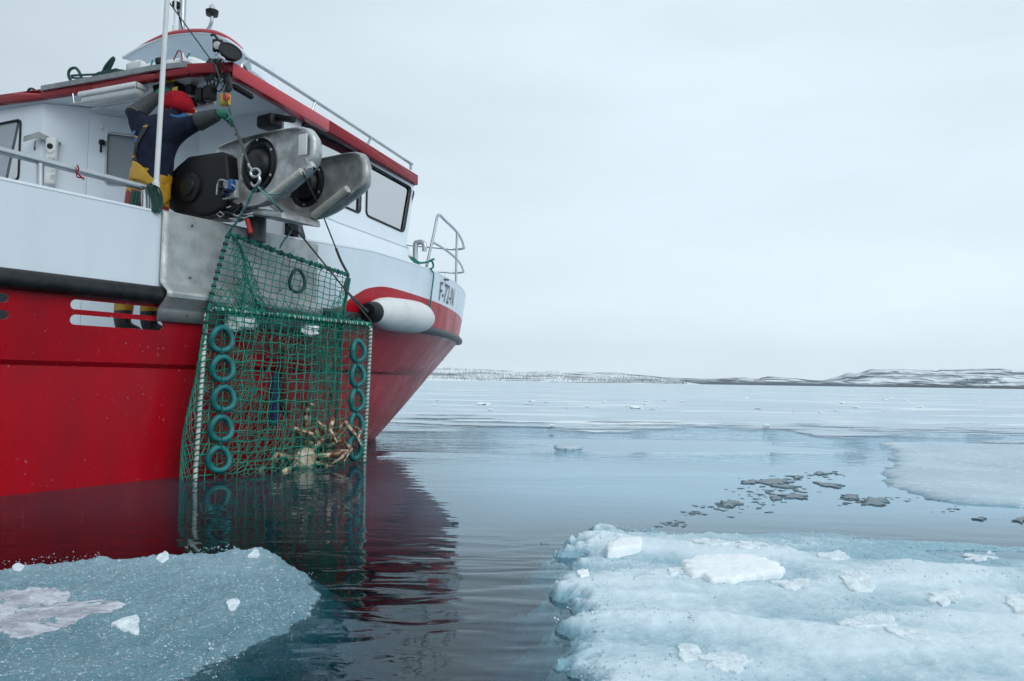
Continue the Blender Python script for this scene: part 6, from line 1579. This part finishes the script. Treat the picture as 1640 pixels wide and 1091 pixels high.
# white raft valise on the roof
a, b = ro_(232, 110, .28), ro_(338, 92, .22); d = (b - a); l = d.length; d.normalize()
mb = MB(); cV = (a + b) / 2; zt = ro_(285, 87, .05).z
mb.rbox(Vec((cV.x, cV.y, (3.40 + zt) / 2)), l, .42, zt - 3.36, (d, d.cross(Zv), Zv), .09); ra = mb.build('life_raft', 'white_plastic'); tag(ra, 'white life raft valise strapped on the roof under the hood', 'life raft')
mat('teal_stripe', (0.02, 0.30, 0.30), 0.5)
for (xa, ya, xb, yb) in ((241, 107, 245, 96), (299, 93, 304, 85)):
    mb = MB(); dd = d.cross(Zv); 
    if dd.dot(UU) > 0: dd = -dd
    for o_ in (0,): 
        pA_, pB2 = hit(xa, ya, cV + dd * .213, dd), hit(xb, yb, cV + dd * .213, dd); mb.tube([pA_, pB2], .007, 6)
    mb.build('stripe', 'teal_stripe', ra)
mb = MB(); q = hit(292, 86, cV + dd * .20, dd); mb.prism([q - d * .025, q + d * .025, q + d * .05 + Zv * -.075, q + Zv * -.075], dd * .02, bevel=.004); mb.build('strap_tab', 'white_plastic', ra)
mb = MB(); mb.tube([hit(x, y, cV + dd * .222, dd) for x, y in ((278, 97), (282, 88), (286, 81), (290, 84), (292, 96))], .005, 6, smooth=4); mb.build('red_cord', 'red_cloth', ra)
mb = MB(); mb.rbox(ro_(218, 108, .1), .10, .20, .10, r=.03); mb.rbox(ro_(224, 104, .06), .02, .06, .08, r=.01); o = mb.build('white_bag', 'white_plastic'); tag(o, 'small white bundle on the roof left of the life raft', 'bundle')
mb = MB()
for k in range(4): coil(ro_(257, 99 + 1.5 * k, .02), .035, 2, VV, UU, Zv, .008, mb, k, .01)
o = mb.build('cord_hank', 'black_rubber'); tag(o, 'little black cord hank on the roof tray in front of the raft', 'cord')
# distress beacon on the alcove wall
c = hit(82, 258, w2((0, 0)) + N2 * .06, N2); AXW = (AX2, N2, Zv); kx = (c - CAMP).length / F; hB = 66 * kx
mb = MB(); mb.rbox(c + Zv * hB * .10, .105, .07, hB * .78, AXW, .035); mb.rbox(c - Zv * hB * .33, .095, .06, hB * .34, AXW, .02); be = mb.build('emergency_beacon', 'white_plastic'); tag(be, 'white distress beacon in its holder on the wall by the door', 'beacon')
mb = MB(); q = hit(80, 234, c + N2 * .036, N2); mb.lathe(q, N2, [(0, .026), (.008, .025), (.01, .015)], 18); mb.build('dial', 'black_plastic', be)
mb = MB()
for r_ in (.034,): mb.tube([hit(80, 240, c + N2 * .037, N2) + AX2 * r_ * math.cos(t) + Zv * r_ * math.sin(t) for t in [math.pi + math.pi * k / 10 for k in range(11)]], .0025, 5)
q = hit(82, 256, c + N2 * .037, N2)
for (ox, oz) in ((-.016, .012), (.016, .012), (-.016, -.012), (.016, -.012)): mb.tube([q + AX2 * (ox + .012 * math.cos(t)) + Zv * (oz + .010 * math.sin(t)) for t in [math.pi / 3 * k for k in range(6)]], .0018, 4, closed=True)
for k in range(4): mb.tube([hit(84, 281 + 2 * k, c + N2 * .032, N2) - AX2 * .02, hit(84, 281 + 2 * k, c + N2 * .032, N2) + AX2 * .02], .0014, 4)
mb.tube([hit(84, 272, c + N2 * .032, N2), hit(84, 275, c + N2 * .032, N2)], .004, 6)
mb.build('printed_mark', 'label_grey', be)
# green mooring line at the bow
mb = MB(); gz = lambda x, y, v=-.22: onv(x, y, v)
mb.tube([gz(652, 414), gz(658, 417), gz(664, 416), gz(672, 421), gz(684, 420), gz(690, 417), gz(695, 415)], .013, 7, smooth=4)
mb.tube([gz(652, 416), gz(662, 419), gz(668, 422), gz(676, 428), gz(688, 431), gz(694, 427), gz(692, 419), gz(687, 418)], .012, 7, smooth=4)
for k in range(4): mb.tube([gz(654 + 3 * k, 411 + k), gz(657 + 3 * k, 415 + k), gz(654 + 3 * k, 419 + k)], .013, 6, smooth=3)
o = mb.build('mooring_line', 'rope_green'); tag(o, 'bright green mooring line made fast on the bow below the pulpit', 'rope')
